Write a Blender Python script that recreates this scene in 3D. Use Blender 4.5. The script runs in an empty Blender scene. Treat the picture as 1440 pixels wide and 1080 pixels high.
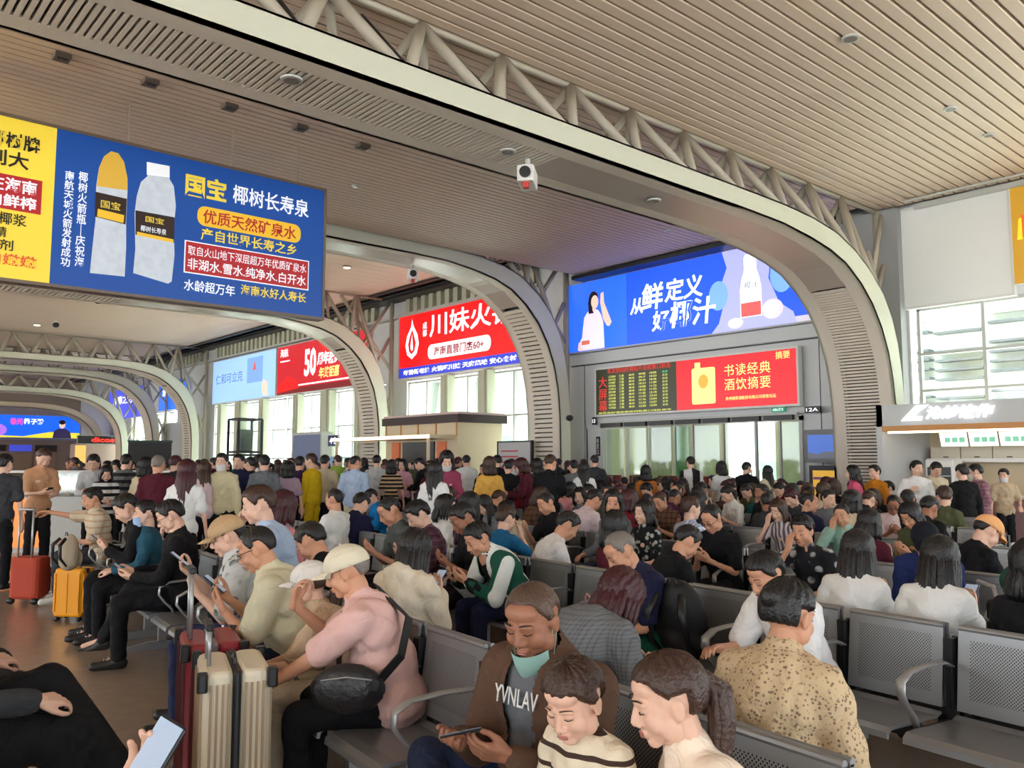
import bpy, bmesh, math, random
import numpy as np
from mathutils import Vector, Matrix, Euler
random.seed(7)
R = math.radians
SC = bpy.context.scene
COL = SC.collection
# ------------------------------------------------------------------ camera, world, sun, exposure
F_PX = 1184.0
PITCH = math.atan(110 / F_PX)
HEAD = R(41.2)
EYE = 1.7
cam_data = bpy.data.cameras.new('camera')
cam_data.sensor_width = 36.0
cam_data.lens = F_PX / 1440 * 36
cam_data.clip_start = 0.05
cam_data.clip_end = 400
cam = bpy.data.objects.new('camera', cam_data)
COL.objects.link(cam)
cam.location = (0, 0, EYE)
cam.rotation_euler = (math.pi / 2 + PITCH, 0, -HEAD)
SC.camera = cam
world = bpy.data.worlds.new('sky')
SC.world = world
world.use_nodes = True
wn = world.node_tree
wn.nodes.clear()
w_out = wn.nodes.new('ShaderNodeOutputWorld')
w_bg = wn.nodes.new('ShaderNodeBackground')
w_bg.inputs[0].default_value = (0.90, 0.95, 1.0, 1)      # bright overcast
w_bg.inputs[1].default_value = 3.9
wn.links.new(w_bg.outputs[0], w_out.inputs[0])
sun_d = bpy.data.lights.new('sun', 'SUN')
sun_d.energy = 26.0
sun_d.angle = R(25)
sun = bpy.data.objects.new('sun', sun_d)
COL.objects.link(sun)
sun.rotation_euler = (R(16), R(10), 0)
SC.view_settings.view_transform = 'Standard'
SC.view_settings.look = 'None'
SC.view_settings.exposure = 0.55
SC.view_settings.gamma = 1.0
SC.view_settings.use_curve_mapping = False
SC.cycles.max_bounces = 6
SC.cycles.diffuse_bounces = 4
SC.cycles.glossy_bounces = 2
SC.cycles.transmission_bounces = 2
SC.cycles.transparent_max_bounces = 12
SC.cycles.sample_clamp_indirect = 6.0
SC.cycles.caustics_reflective = False
SC.cycles.caustics_refractive = False

# ------------------------------------------------------------------ real positions read off the calibrated camera
def ray(x, y):
    u = (x - 720) / F_PX; v = -(y - 540) / F_PX
    fw = math.cos(PITCH) - v * math.sin(PITCH); up = math.sin(PITCH) + v * math.cos(PITCH)
    return (u * math.cos(HEAD) + fw * math.sin(HEAD), -u * math.sin(HEAD) + fw * math.cos(HEAD), up)
def on_x(x, y, X):
    r = ray(x, y); k = X / r[0]; return Vector((X, r[1] * k, EYE + r[2] * k))
def on_y(x, y, Y):
    r = ray(x, y); k = Y / r[1]; return Vector((r[0] * k, Y, EYE + r[2] * k))
def at_d(x, y, D):
    r = ray(x, y); k = D / (r[0] * math.sin(HEAD) + r[1] * math.cos(HEAD)); return Vector((r[0] * k, r[1] * k, EYE + r[2] * k))

# ------------------------------------------------------------------ materials
MATS = {}
def lin(c):
    return tuple(((v / 255) / 12.92 if v / 255 <= .04045 else ((v / 255 + .055) / 1.055) ** 2.4) for v in c)
def mat(name, rgb, rough=.6, metal=0.0, noise=0.0, nscale=5.0, bump=0.0, bscale=40.0, spec=None, emit=0.0, coat=0.0):
    if name in MATS: return MATS[name]
    m = bpy.data.materials.new(name); m.use_nodes = True
    nt = m.node_tree; b = nt.nodes['Principled BSDF']
    c = lin(rgb) + (1,)
    b.inputs['Base Color'].default_value = c
    b.inputs['Roughness'].default_value = rough
    b.inputs['Metallic'].default_value = metal
    if spec is not None: b.inputs['Specular IOR Level'].default_value = spec
    if coat: b.inputs['Coat Weight'].default_value = coat
    if noise or bump:
        tc = nt.nodes.new('ShaderNodeTexCoord')
    if noise:
        n = nt.nodes.new('ShaderNodeTexNoise'); n.inputs['Scale'].default_value = nscale; n.inputs['Detail'].default_value = 4
        nt.links.new(tc.outputs['Object'], n.inputs['Vector'])
        mx = nt.nodes.new('ShaderNodeMix'); mx.data_type = 'RGBA'
        mx.inputs['A'].default_value = tuple(v * (1 - noise) for v in c[:3]) + (1,)
        mx.inputs['B'].default_value = tuple(min(1, v * (1 + noise)) for v in c[:3]) + (1,)
        nt.links.new(n.outputs['Fac'], mx.inputs['Factor']); nt.links.new(mx.outputs['Result'], b.inputs['Base Color'])
    if bump:
        n2 = nt.nodes.new('ShaderNodeTexNoise'); n2.inputs['Scale'].default_value = bscale; n2.inputs['Detail'].default_value = 3
        nt.links.new(tc.outputs['Object'], n2.inputs['Vector'])
        bp = nt.nodes.new('ShaderNodeBump'); bp.inputs['Strength'].default_value = bump; bp.inputs['Distance'].default_value = .02
        nt.links.new(n2.outputs['Fac'], bp.inputs['Height']); nt.links.new(bp.outputs['Normal'], b.inputs['Normal'])
    if emit:
        b.inputs['Emission Color'].default_value = c; b.inputs['Emission Strength'].default_value = emit
    MATS[name] = m
    return m
def glass(name, rgb, refl=.12, alpha=.85):
    if name in MATS: return MATS[name]
    m = bpy.data.materials.new(name); m.use_nodes = True; nt = m.node_tree; nt.nodes.clear()
    o = nt.nodes.new('ShaderNodeOutputMaterial'); t = nt.nodes.new('ShaderNodeBsdfTransparent'); g = nt.nodes.new('ShaderNodeBsdfGlossy')
    x = nt.nodes.new('ShaderNodeMixShader'); t.inputs[0].default_value = tuple(v * alpha for v in lin(rgb)) + (1,)
    g.inputs['Roughness'].default_value = .05; x.inputs[0].default_value = refl
    nt.links.new(t.outputs[0], x.inputs[1]); nt.links.new(g.outputs[0], x.inputs[2]); nt.links.new(x.outputs[0], o.inputs[0])
    MATS[name] = m; return m

# ------------------------------------------------------------------ mesh building
class MB:
    def __init__(s): s.v = []; s.f = []; s.m = []; s.n = 0
    def add(s, vs, fs, mi=0):
        s.v.extend(vs); n = s.n
        s.f.extend([tuple(i + n for i in f) for f in fs]); s.m.extend([mi] * len(fs)); s.n += len(vs); return s
    def box(s, x0, x1, y0, y1, z0, z1, mi=0, M=None):
        vs = [(x, y, z) for z in (z0, z1) for y in (y0, y1) for x in (x0, x1)]
        if M is not None: vs = [tuple(M @ Vector(v)) for v in vs]
        return s.add(vs, [(0, 2, 3, 1), (4, 5, 7, 6), (0, 1, 5, 4), (2, 6, 7, 3), (0, 4, 6, 2), (1, 3, 7, 5)], mi)
    def cbox(s, c, d, mi=0, M=None):
        return s.box(c[0] - d[0] / 2, c[0] + d[0] / 2, c[1] - d[1] / 2, c[1] + d[1] / 2, c[2] - d[2] / 2, c[2] + d[2] / 2, mi, M)
    def rbox(s, x0, x1, y0, y1, z0, z1, r=.03, mi=0, n=3):
        """box with edges rounded in plan (vertical) and softened top and bottom"""
        def ring(ins, z):
            pts = []
            for (cx, cy, a0) in ((x1 - r, y1 - r, 0), (x0 + r, y1 - r, 90), (x0 + r, y0 + r, 180), (x1 - r, y0 + r, 270)):
                for k in range(n + 1):
                    a = R(a0 + 90 * k / n); pts.append((cx + (r - ins) * math.cos(a), cy + (r - ins) * math.sin(a), z))
            return pts
        q = r * .5
        rings = [ring(q, z0), ring(q * .3, z0 + q * .3), ring(0, z0 + q), ring(0, z1 - q), ring(q * .3, z1 - q * .3), ring(q, z1)]
        return s.loft(rings, mi)
    def loft(s, rings, mi=0, cap=True, close=True):
        k = len(rings[0]); vs = [tuple(p) for r_ in rings for p in r_]; fs = []
        for i in range(len(rings) - 1):
            for j in range(k if close else k - 1):
                j2 = (j + 1) % k
                fs.append((i * k + j, i * k + j2, (i + 1) * k + j2, (i + 1) * k + j))
        if cap:
            fs.append(tuple(range(k - 1, -1, -1))); fs.append(tuple((len(rings) - 1) * k + j for j in range(k)))
        return s.add(vs, fs, mi)
    def tube(s, pts, r, n=8, mi=0, cap=True):
        pts = [Vector(p) for p in pts]; rings = []; rr = r if isinstance(r, (list, tuple)) else [r] * len(pts)
        prev = None
        for i, p in enumerate(pts):
            d = (pts[min(i + 1, len(pts) - 1)] - pts[max(i - 1, 0)]).normalized()
            if prev is None:
                a = Vector((0, 0, 1)) if abs(d.z) < .9 else Vector((1, 0, 0)); u = d.cross(a).normalized()
            else: u = (prev - d * prev.dot(d)).normalized()
            prev = u; w = d.cross(u)
            rings.append([p + (u * math.cos(2 * math.pi * k / n) + w * math.sin(2 * math.pi * k / n)) * rr[i] for k in range(n)])
        return s.loft(rings, mi, cap)
    def ell(s, c, r, mi=0, M=None, nu=12, nv=8):
        vs = [Vector((0, 0, -1))]
        for i in range(1, nv):
            t = math.pi * i / nv
            for j in range(nu):
                a = 2 * math.pi * j / nu; vs.append(Vector((math.sin(t) * math.cos(a), math.sin(t) * math.sin(a), -math.cos(t))))
        vs.append(Vector((0, 0, 1)))
        c = Vector(c); vs = [Vector((v.x * r[0], v.y * r[1], v.z * r[2])) for v in vs]
        if M is not None: vs = [M @ v for v in vs]
        vs = [tuple(v + c) for v in vs]
        fs = [(0, 1 + (j + 1) % nu, 1 + j) for j in range(nu)]
        for i in range(nv - 2):
            for j in range(nu):
                a = 1 + i * nu + j; b = 1 + i * nu + (j + 1) % nu; fs.append((a, b, b + nu, a + nu))
        L = 1 + (nv - 2) * nu
        fs += [(L + j, L + (j + 1) % nu, len(vs) - 1) for j in range(nu)]
        return s.add(vs, fs, mi)
    def cap(s, p0, p1, r0, r1=None, mi=0, n=10):
        """tapered capsule"""
        r1 = r0 if r1 is None else r1
        p0 = Vector(p0); p1 = Vector(p1); d = p1 - p0; L = d.length; d = d / L if L > 1e-6 else Vector((0, 0, 1))
        a = Vector((0, 0, 1)) if abs(d.z) < .9 else Vector((1, 0, 0)); u = d.cross(a).normalized(); w = d.cross(u); rings = []
        for t in (-88, -60, -30, 0): rings.append((p0 + d * r0 * math.sin(R(t)), r0 * math.cos(R(t))))
        for t in (0, 30, 60, 88): rings.append((p1 + d * r1 * math.sin(R(t)), r1 * math.cos(R(t))))
        return s.loft([[c + (u * math.cos(2 * math.pi * k / n) + w * math.sin(2 * math.pi * k / n)) * q for k in range(n)] for c, q in rings], mi)
    def prism(s, poly, axis, a0, a1, mi=0):
        """extrude a 2-D polygon along an axis: 'x' -> poly in (y,z), 'y' -> (x,z), 'z' -> (x,y)"""
        def P(p, a): return {'x': (a, p[0], p[1]), 'y': (p[0], a, p[1]), 'z': (p[0], p[1], a)}[axis]
        return s.loft([[P(p, a0) for p in poly], [P(p, a1) for p in poly]], mi)
    def xform(s, M):
        s.v = [tuple(M @ Vector(v)) for v in s.v]; return s
    def mesh(s, name, mats=(), smooth=False):
        me = bpy.data.meshes.new(name); me.from_pydata([tuple(v) for v in s.v], [], s.f)
        for m in mats: me.materials.append(m)
        if len(mats) > 1: me.polygons.foreach_set('material_index', s.m)
        me.polygons.foreach_set('use_smooth', [smooth] * len(me.polygons))
        me.update()
        return me
    def build(s, name, mats, parent=None, smooth=False, loc=None, fix=True):
        if not isinstance(mats, (list, tuple)): mats = [mats]
        me = s.mesh(name, mats, smooth)
        if fix:
            bm = bmesh.new(); bm.from_mesh(me); bmesh.ops.recalc_face_normals(bm, faces=bm.faces); bm.to_mesh(me); bm.free()
        return link(name, me, parent, loc)
def link(name, data, parent=None, loc=None):
    o = bpy.data.objects.new(name, data); COL.objects.link(o)
    if parent is not None: o.parent = parent
    if loc is not None: o.location = loc
    return o
def tag(o, label=None, cat=None, group=None, kind=None):
    if label: o['label'] = label
    if cat: o['category'] = cat
    if group: o['group'] = group
    if kind: o['kind'] = kind
    return o
def thing(name, label, cat, loc=(0, 0, 0), rz=0, group=None):
    o = bpy.data.objects.new(name, None); o.empty_display_size = .1; COL.objects.link(o)
    o.location = loc; o.rotation_euler = (0, 0, rz); return tag(o, label, cat, group)
def struct(o): o['kind'] = 'structure'; return o
def copy_tree(o, parent=None):
    c = o.copy(); COL.objects.link(c)
    if parent is not None: c.parent = parent
    for ch in list(o.children): copy_tree(ch, c)
    return c
def smooth_by_angle(o, ang=35):
    me = o.data; bm = bmesh.new(); bm.from_mesh(me)
    for f in bm.faces: f.smooth = True
    for e in bm.edges: e.smooth = (len(e.link_faces) == 2 and e.calc_face_angle(0) < R(ang))
    bm.to_mesh(me); bm.free(); return o

# a side workshop scene so that modifiers are evaluated without touching the growing hall
WS = bpy.data.scenes.new('workshop')
def evaluate(o):
    WS.collection.objects.link(o)
    with bpy.context.temp_override(scene=WS, view_layer=WS.view_layers[0]): dg = bpy.context.evaluated_depsgraph_get()
    me = bpy.data.meshes.new_from_object(o.evaluated_get(dg)); bpy.data.objects.remove(o); return me
# lettering: real flat letter outlines (the bundled font covers the script used on the signs)
def text_mesh(body, extrude=.004, spacing=1.0, shear=0.0, bold=0.0):
    key = ('txt', body, extrude, spacing, shear, bold)
    if key in MATS: return MATS[key]
    c = bpy.data.curves.new('lettering', 'FONT'); c.body = body; c.extrude = extrude; c.resolution_u = 2
    c.space_character = spacing; c.shear = shear; c.offset = bold; c.align_x = 'LEFT'; c.size = 1
    me = evaluate(bpy.data.objects.new('tmp', c)); bpy.data.curves.remove(c)
    co = np.empty(len(me.vertices) * 3); me.vertices.foreach_get('co', co); co = co.reshape(-1, 3)
    if len(co):
        lo = co.min(0); hi = co.max(0); co[:, 0] -= lo[0]; co[:, 1] -= lo[1]
        me.vertices.foreach_set('co', co.ravel()); me['w'] = float(hi[0] - lo[0]); me['h'] = float(hi[1] - lo[1])
    MATS[key] = me; return me
def lettering(body, m, parent, M, x, y, w=None, h=None, depth=.012, vertical=False, name='lettering', **k):
    """M maps sign coordinates (x right, y up, z out of the sign) to the parent's space; x,y lower left of the words"""
    if vertical: body = '\n'.join(body)
    src = text_mesh(body, **k); me = src.copy(); me.name = name; me.materials.clear(); me.materials.append(m)
    sx = (w / src['w']) if w else None; sy = (h / src['h']) if h else None
    sx = sx or sy; sy = sy or sx
    me.transform(M @ Matrix.Translation((x, y, depth)) @ Matrix.Diagonal((sx, sy, 1, 1)))
    return link(name, me, parent)
def wallM(X, y_left, z0):   # sign on the wall x=X seen from -x: sign x runs towards -Y
    return Matrix(((0, 0, -1, X), (-1, 0, 0, y_left), (0, 1, 0, z0), (0, 0, 0, 1)))
def frontM(Y, x_left, z0):  # sign facing -Y: sign x runs towards +X
    return Matrix(((1, 0, 0, x_left), (0, 0, -1, Y), (0, 1, 0, z0), (0, 0, 0, 1)))
def plate(M, pts, m, parent, depth=.006, th=.004, name='print', mi=0):
    """a thin printed shape, outline pts in sign coordinates"""
    b = MB(); b.loft([[(p[0], p[1], depth) for p in pts], [(p[0], p[1], depth + th) for p in pts]])
    b.xform(M); return b.build(name, m, parent)
def rect(x0, y0, x1, y1): return [(x0, y0), (x1, y0), (x1, y1), (x0, y1)]
def rrect(x0, y0, x1, y1, r, n=5):
    o = []
    for cx_, cy_, a0 in ((x1 - r, y1 - r, 0), (x0 + r, y1 - r, 90), (x0 + r, y0 + r, 180), (x1 - r, y0 + r, 270)):
        for k in range(n + 1): a = R(a0 + 90 * k / n); o.append((cx_ + r * math.cos(a), cy_ + r * math.sin(a)))
    return o
def oval(cx_, cy_, rx, ry, n=20): return [(cx_ + rx * math.cos(2 * math.pi * k / n), cy_ + ry * math.sin(2 * math.pi * k / n)) for k in range(n)]
# ================================================================== materials of the hall
m_slat = mat('ceiling_slat', (206, 184, 164), .55, noise=.06, nscale=1.5)
m_gap_shade = mat('ceiling_gap_shade', (16, 14, 13), .9)  # near-black backing puts deep shade into the gaps between the slats
m_smooth = mat('ceiling_panel', (216, 194, 176), .5, noise=.05, nscale=.6)
m_steel = mat('arch_cream', (205, 206, 188), .45, noise=.03, nscale=2)
m_tube = mat('truss_paint', (178, 170, 154), .45)
m_soff = mat('soffit_grey', (210, 200, 186), .5)
m_wallg = mat('wall_grey', (208, 210, 212), .5, noise=.02, nscale=.7)
m_joint = mat('wall_joint', (80, 82, 82), .8)
m_pier = mat('pier_cream', (188, 190, 168), .6, noise=.04)
m_frame = mat('window_frame', (190, 192, 188), .4)
m_dark = mat('dark_metal', (30, 30, 33), .4)
m_white = mat('white_paint', (225, 225, 222), .5)
m_glass = glass('window_glass', (236, 244, 240), .08, .95)
m_gglass = glass('green_glass', (185, 225, 200), .1, .9)
m_fl = mat('floor_granite', (166, 148, 132), .2, noise=.16, nscale=9, spec=.5)
nt = m_fl.node_tree

# ================================================================== floor, ceiling, walls
fl = MB(); fl.box(-18, 20.3, -12, 81, -.3, 0); struct(fl.build('floor', m_fl))
gr = MB(); gr.box(20.3, 90, -40, 140, -.35, -.05); gr.box(-90, -18, -40, 140, -.35, -.05)
o = gr.build('ground', mat('outdoor_paving', (224, 222, 214), .8)); struct(o)

ceil = MB(); ceil.box(-18, 20.4, -12, 18.95, 8.05, 8.3); ceil.box(-18, 20.4, 18.9, 81, 9.0, 9.3); ceil.box(-18, 20.4, 18.85, 18.97, 8.0, 9.1)
ceiling = struct(ceil.build('ceiling', m_gap_shade))
def slat_mesh(w, x0=-17.8, x1=19.2):
    b = MB(); b.prism([(-w / 2, .13), (-w / 2, .008), (-w / 2 + .012, 0), (w / 2 - .012, 0), (w / 2, .008), (w / 2, .13)], 'x', x0, x1)
    return b.mesh('slat', [m_slat])
sm = slat_mesh(.184, x1=19.75)
y = -4.0
while y < 9.05:
    link('slat', sm, ceiling, (0, y, 7.75)); y += .225
sm2 = slat_mesh(.156)
y = 9.3
while y < 18.85:
    link('slat', sm2, ceiling, (0, y, 7.75)); y += .19
b = MB(); y = 20.7
while y < 80:
    b.box(-17.8, 18.6, y, y + .59, 8.7, 8.75); y += .6
tag(b.build('far_ceiling_panels', m_smooth, ceiling), kind='stuff')
# ceiling edge rails running along the glazed wall
for Y0, Y1, z in ((-4, 8.3, 7.72), (10, 19, 7.72), (20.6, 79, 8.66)):
    b = MB(); b.box(19.2 if Y0 > 9 else 19.75, 19.9, Y0, Y1, z - .12, z); b.box(18.5 if Y0 > 20 else 19.3, 18.7 if Y0 > 20 else 19.36, Y0, Y1, z - .04, z)
    struct(b.build('trim_%d' % (1 + int(Y0 > 9) + int(Y0 > 20)), m_dark if Y0 > 9 else m_frame))

# right-hand (glazed) wall, bay by bay
wall = MB()
XW = 20.0
def wbox(y0, y1, z0, z1, t=.3): wall.box(XW, XW + t, y0, y1, z0, z1)
wbox(-12, 8.6, 5.3, 9.1); wbox(-12, 8.6, 0, .3)                 # bay with the blank panel
wbox(8.6, 10.2, 0, 9.1)                                          # behind the first arch
wbox(10.2, 19.9, 2.9, 9.1); wbox(18.4, 19.9, 0, 2.9); wbox(10.2, 11.4, 0, 2.9)
wbox(19.9, 21.3, 0, 9.1)
wbox(21.3, 29.6, 5.1, 9.1); wbox(29.6, 31.2, 0, 9.1)
wbox(31.2, 50.2, 5.1, 9.1); wbox(50.2, 56.5, 0, 9.1); wbox(56.5, 81, 5.1, 9.1); wbox(66, 81, 0, 5.1)
wr = struct(wall.build('wall_right', m_wallg))
# cladding joints on the grey wall around the doors
b = MB()
for z in (5.28, 4.86): b.box(XW - .012, XW, 10.2, 19.8, z, z + .035)
for yy in (10.9, 19.2): b.box(XW - .01, XW, yy, yy + .02, 0, 4.86)
b.build('cladding_joint', m_joint, wr)
b = MB(); b.box(XW - .1, XW, 10.2, 19.85, 4.9, 5.24); b.build('ledge', m_wallg, wr)
# far end wall and left side glazing
b = MB(); b.box(-18, 20, 80, 80.3, 0, 9); struct(b.build('wall_far', mat('far_wall', (172, 156, 140), .6)))
b = MB()
for yy in np.arange(-10, 80, 6.0): b.box(-18.3, -17.9, yy, yy + .6, 0, 9)
b.box(-18.3, -17.9, -12, 80, 7.0, 9)
b.box(-18.3, -17.9, -12, 80, 0, .4)
struct(b.build('wall_left', m_pier))
b = MB(); b.box(-18, 20.3, -12.3, -12, 5.4, 8.3); b.box(-18, 20.3, -12.3, -12, 0, .4)  # unseen wall behind the camera, added to cut light on the near ceiling
for xx in np.arange(-17, 20, 6.0): b.box(xx, xx + .6, -12.3, -12, 0, 8.3)
struct(b.build('wall_back_light_block', m_pier))

# glazed bays: each window is a structure with mullions, transoms, panes and cream piers
def window(idx, y0, y1, z0, z1, nm, trans, piers=()):
    b = MB(); n = nm
    b.box(XW + .02, XW + .14, y0, y1, z1 - .08, z1); b.box(XW + .02, XW + .14, y0, y1, z0, z0 + .08)
    b.box(XW + .02, XW + .14, y0, y0 + .07, z0, z1); b.box(XW + .02, XW + .14, y1 - .07, y1, z0, z1)
    w = struct(b.build('window_%d' % idx, m_frame))
    dy = (y1 - y0) / n
    mm = MB(); mm.box(0, .16, -.035, .035, z0, z1); me = mm.mesh('mullion', [m_frame])
    for k in range(1, n): link('mullion', me, w, (XW, y0 + dy * k, 0))
    tm = MB(); tm.box(0, .12, y0, y1, -.03, .03); tme = tm.mesh('transom', [m_frame])
    for z in trans: link('transom', tme, w, (XW + .01, 0, z))
    zs = [z0] + list(trans) + [z1]
    pm = {}
    for k in range(n):
        for a, c in zip(zs[:-1], zs[1:]):
            key = round(c - a, 3)
            if key not in pm:
                q = MB(); q.box(0, .012, 0, dy - .07, 0, key - .06); pm[key] = q.mesh('pane', [m_glass])
            link('pane', pm[key], w, (XW + .07, y0 + dy * k + .035, a + .03))
    for py, pw in piers:
        q = MB(); q.box(XW - .35, XW + .02, py - pw / 2, py + pw / 2, 0, z1 + .05); q.box(XW - .42, XW - .35, py - pw * .3, py + pw * .3, 0, z1 + .05)
        q.build('pier', m_pier, w)
    return w
window(1, -6, 8.45, .3, 5.3, 10, (3.35, 4.2), ())
window(2, 21.4, 29.5, 0.1, 5.05, 6, (1.9, 3.4), ((24.1, .55), (26.5, .45)))
window(3, 31.3, 40.6, 0.1, 5.05, 7, (1.9, 3.4), ((33.0, .5), (36.0, .9), (39.0, .5)))
window(4, 40.9, 50.1, 0.1, 5.05, 7, (1.9, 3.4), ((43.0, .5), (46.0, .9), (48.6, .4)))
window(5, 57.5, 66, 0.1, 5.05, 6, (1.9, 3.4), ((61, .5),))

# pleated cream lattice between the banners and the ceiling, and X-struts beside the arches
b = MB()
for yy in np.arange(21.4, 66, .55):
    if any(a_ - .4 < yy < a_ + 1.9 for a_ in (29.6, 50.2, 57.0, 63.5)): continue
    b.box(XW - .25, XW - .02, yy, yy + .28, 7.9, 8.75)
tag(b.build('pleated_screen', m_pier, wr), kind='stuff')
b = MB(); b.box(XW - .3, XW, 21.2, 66, 7.82, 7.92); b.build('banner_rail', m_frame, wr)

# glazed entrance below the display board
d = MB()
for yy in (11.4, 18.33): d.box(XW - .1, XW + .3, yy, yy + .09, 0, 2.9)
d.box(XW - .1, XW + .3, 11.4, 18.42, 2.78, 2.95)
door = struct(d.build('door_1', m_frame))
yy = 11.5
for i, (w_, mt) in enumerate(((.62, m_glass), (.62, m_glass), (.95, m_glass), (.95, m_glass), (.55, m_gglass), (.85, m_glass), (.8, m_glass), (.8, m_glass), (.68, m_glass))):
    q = MB(); q.box(XW + .04, XW + .055, yy + .04, yy + w_ - .02, .05, 2.75)
    p = q.build('pane', mt, door)
    q = MB(); q.box(XW, XW + .09, yy + w_ - .03, yy + w_ + .03, 0, 2.78); q.build('stile', m_frame, door)
    if i in (1, 3, 6): q = MB(); q.tube([(XW - .05, yy + w_ - .12, .9), (XW - .05, yy + w_ - .12, 1.5)], .018); q.tube([(XW - .05, yy + w_ + .12, .9), (XW - .05, yy + w_ + .12, 1.5)], .018); q.build('door_handle', m_frame, door)
    yy += w_ + .02 + .08
q = MB()
for k in range(7):
    q.box(XW - .22, XW - .1, 11.6 + k * .98, 12.45 + k * .98, 2.8, 2.93)
q.build('air_curtain', m_dark, door)
q = MB(); q.box(XW - .24, XW - .08, 11.45, 18.4, 2.93, 2.99); q.build('canopy_rail', m_frame, door)
# vestibule beyond the doors
q = MB(); q.box(23.2, 23.3, 11, 14.2, 0, 3.2); q.box(23.2, 23.3, 15.9, 18.8, 0, 3.2); q.box(20.3, 23.3, 10.9, 11.0, 0, 3.2); q.box(20.3, 23.3, 18.8, 18.9, 0, 3.2); q.box(20.3, 23.4, 10.9, 18.9, 3.2, 3.3)
struct(q.build('wall_vestibule', mat('vestibule', (208, 212, 180), .6)))

# ================================================================== steel arches
IN = [(12.8, 6.25), (14.2, 6.22), (15.2, 6.12), (15.95, 6.0), (16.6, 5.82), (17.2, 5.5), (17.71, 5.1), (18.1, 4.62), (18.38, 4.1), (18.55, 3.5), (18.64, 2.8), (18.66, 1.6), (18.66, 0)]
OUT = [(12.8, 6.64), (14.3, 6.63), (15.4, 6.57), (16.3, 6.44), (17.05, 6.2), (17.77, 5.82), (18.3, 5.4), (18.66, 4.9), (18.88, 4.35), (19.02, 3.7), (19.1, 3.0), (19.12, 1.6), (19.12, 0)]
XL = -17.0
def profile(pts, dz, top_z=None):
    """mirror the right haunch to the left and raise by dz above the spring line"""
    def lift(z): return z + dz * min(1, z / 6.2) ** 1.5
    rt = [(x, lift(z)) for x, z in pts]; cxm = (19.12 + XL) / 2
    return [(2 * cxm - x, z) for x, z in reversed(rt)] + rt
def arch(Y0, Y1, dz, ceil_z, label, near=False, truss=True, apex0=13.6, dx=1.45, slats=True, mt=None, n_from=-14):
    mt = mt or m_steel
    t = thing('steel_arch', label, 'arch', (0, 0, 0))
    inn = profile(IN, dz); out = profile(OUT, dz)
    # hollow girder: front web, back web, top plate, soffit with a recessed strip
    for nm, (ya, yb) in (('front_web', (Y0, Y0 + .06)), ('back_web', (Y1 - .06, Y1))):
        b = MB(); b.loft([[(i[0], ya, i[1]), (i[0], yb, i[1]), (q[0], yb, q[1]), (q[0], ya, q[1])] for i, q in zip(inn, out)])
        smooth_by_angle(b.build(nm, mt, t))
    b = MB(); b.loft([[(q[0], Y0, q[1] - .03), (q[0], Y1, q[1] - .03), (q[0], Y1, q[1]), (q[0], Y0, q[1])] for q in out]); smooth_by_angle(b.build('top_plate', mt, t))
    w = Y1 - Y0; e = .34 if slats else w / 2
    def offs(k):  # inner line pushed outwards by k (towards the outer line)
        return [(i[0] + (q[0] - i[0]) * k, i[1] + (q[1] - i[1]) * k) for i, q in zip(inn, out)]
    in2 = offs(.1); in3 = offs(.35)
    for ya, yb in ((Y0, Y0 + e), (Y1 - e, Y1)):
        b = MB(); b.loft([[(i[0], ya, i[1]), (i[0], yb, i[1]), (q[0], yb, q[1]), (q[0], ya, q[1])] for i, q in zip(inn, in2)])
        smooth_by_angle(b.build('soffit_border', m_soff, t))
    if slats:
        b = MB(); b.loft([[(i[0], Y0 + e, i[1]), (i[0], Y1 - e, i[1]), (q[0], Y1 - e, q[1]), (q[0], Y0 + e, q[1])] for i, q in zip(in3, offs(.5))]); b.build('soffit_back', m_joint, t)
        # smooth closing panel at the haunch, slats before and after it
        def along(lo, hi, step):
            pts = []; acc = 0
            P = [Vector((x, 0, z)) for x, z in inn]
            L = [0]
            for a_, c_ in zip(P[:-1], P[1:]): L.append(L[-1] + (c_ - a_).length)
            s_ = lo
            while s_ < min(hi, L[-1]):
                for i in range(len(L) - 1):
                    if L[i] <= s_ <= L[i + 1]:
                        d_ = (P[i + 1] - P[i]).normalized(); p_ = P[i] + d_ * (s_ - L[i]); pts.append((p_, d_)); break
                s_ += step
            return pts, L, P
        _, L, P = along(0, 0.01, 1)
        def s_at(x):  # arclength at X on the flat span
            for i in range(len(L) - 1):
                if P[i].x <= x <= P[i + 1].x and i >= 6: return L[i] + (x - P[i].x) / max(1e-6, P[i + 1].x - P[i].x) * (L[i + 1] - L[i])
        def bars(lo, hi, step, bw, name):
            b = MB()
            for p_, d_ in along(lo, hi, step)[0]:
                n_ = Vector((-d_.z, 0, d_.x)); h = d_ * bw / 2
                a_ = p_ - h; c_ = p_ + h
                ring = [a_, c_, c_ + n_ * .05, a_ + n_ * .05]
                b.loft([[(v.x, Y0 + e - .01, v.z) for v in ring], [(v.x, Y1 - e + .01, v.z) for v in ring]])
            tag(b.build(name, m_soff, t), kind='stuff')
        bars(s_at(-8 if near else n_from), s_at(8.6), .085 if near else .16, .052 if near else .1, 'soffit_slats')
        bars(s_at(17.3), L[-1], .075 if near else .15, .05 if near else .11, 'leg_slats')
        b = MB(); s0, s1 = s_at(8.6), s_at(17.3)
        seg = [p_ for p_, _ in along(s0, s1, .25)[0]]
        b.loft([[(p_.x, Y0 + e - .01, p_.z + .002), (p_.x, Y1 - e + .01, p_.z + .002), (p_.x, Y1 - e + .01, p_.z + .03), (p_.x, Y0 + e - .01, p_.z + .03)] for p_ in seg]); b.build('soffit_panel', mat('soffit_brown_reflection', (172, 158, 148), .3), t)  # brown tone of a reflection is painted into the panel colour
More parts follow.
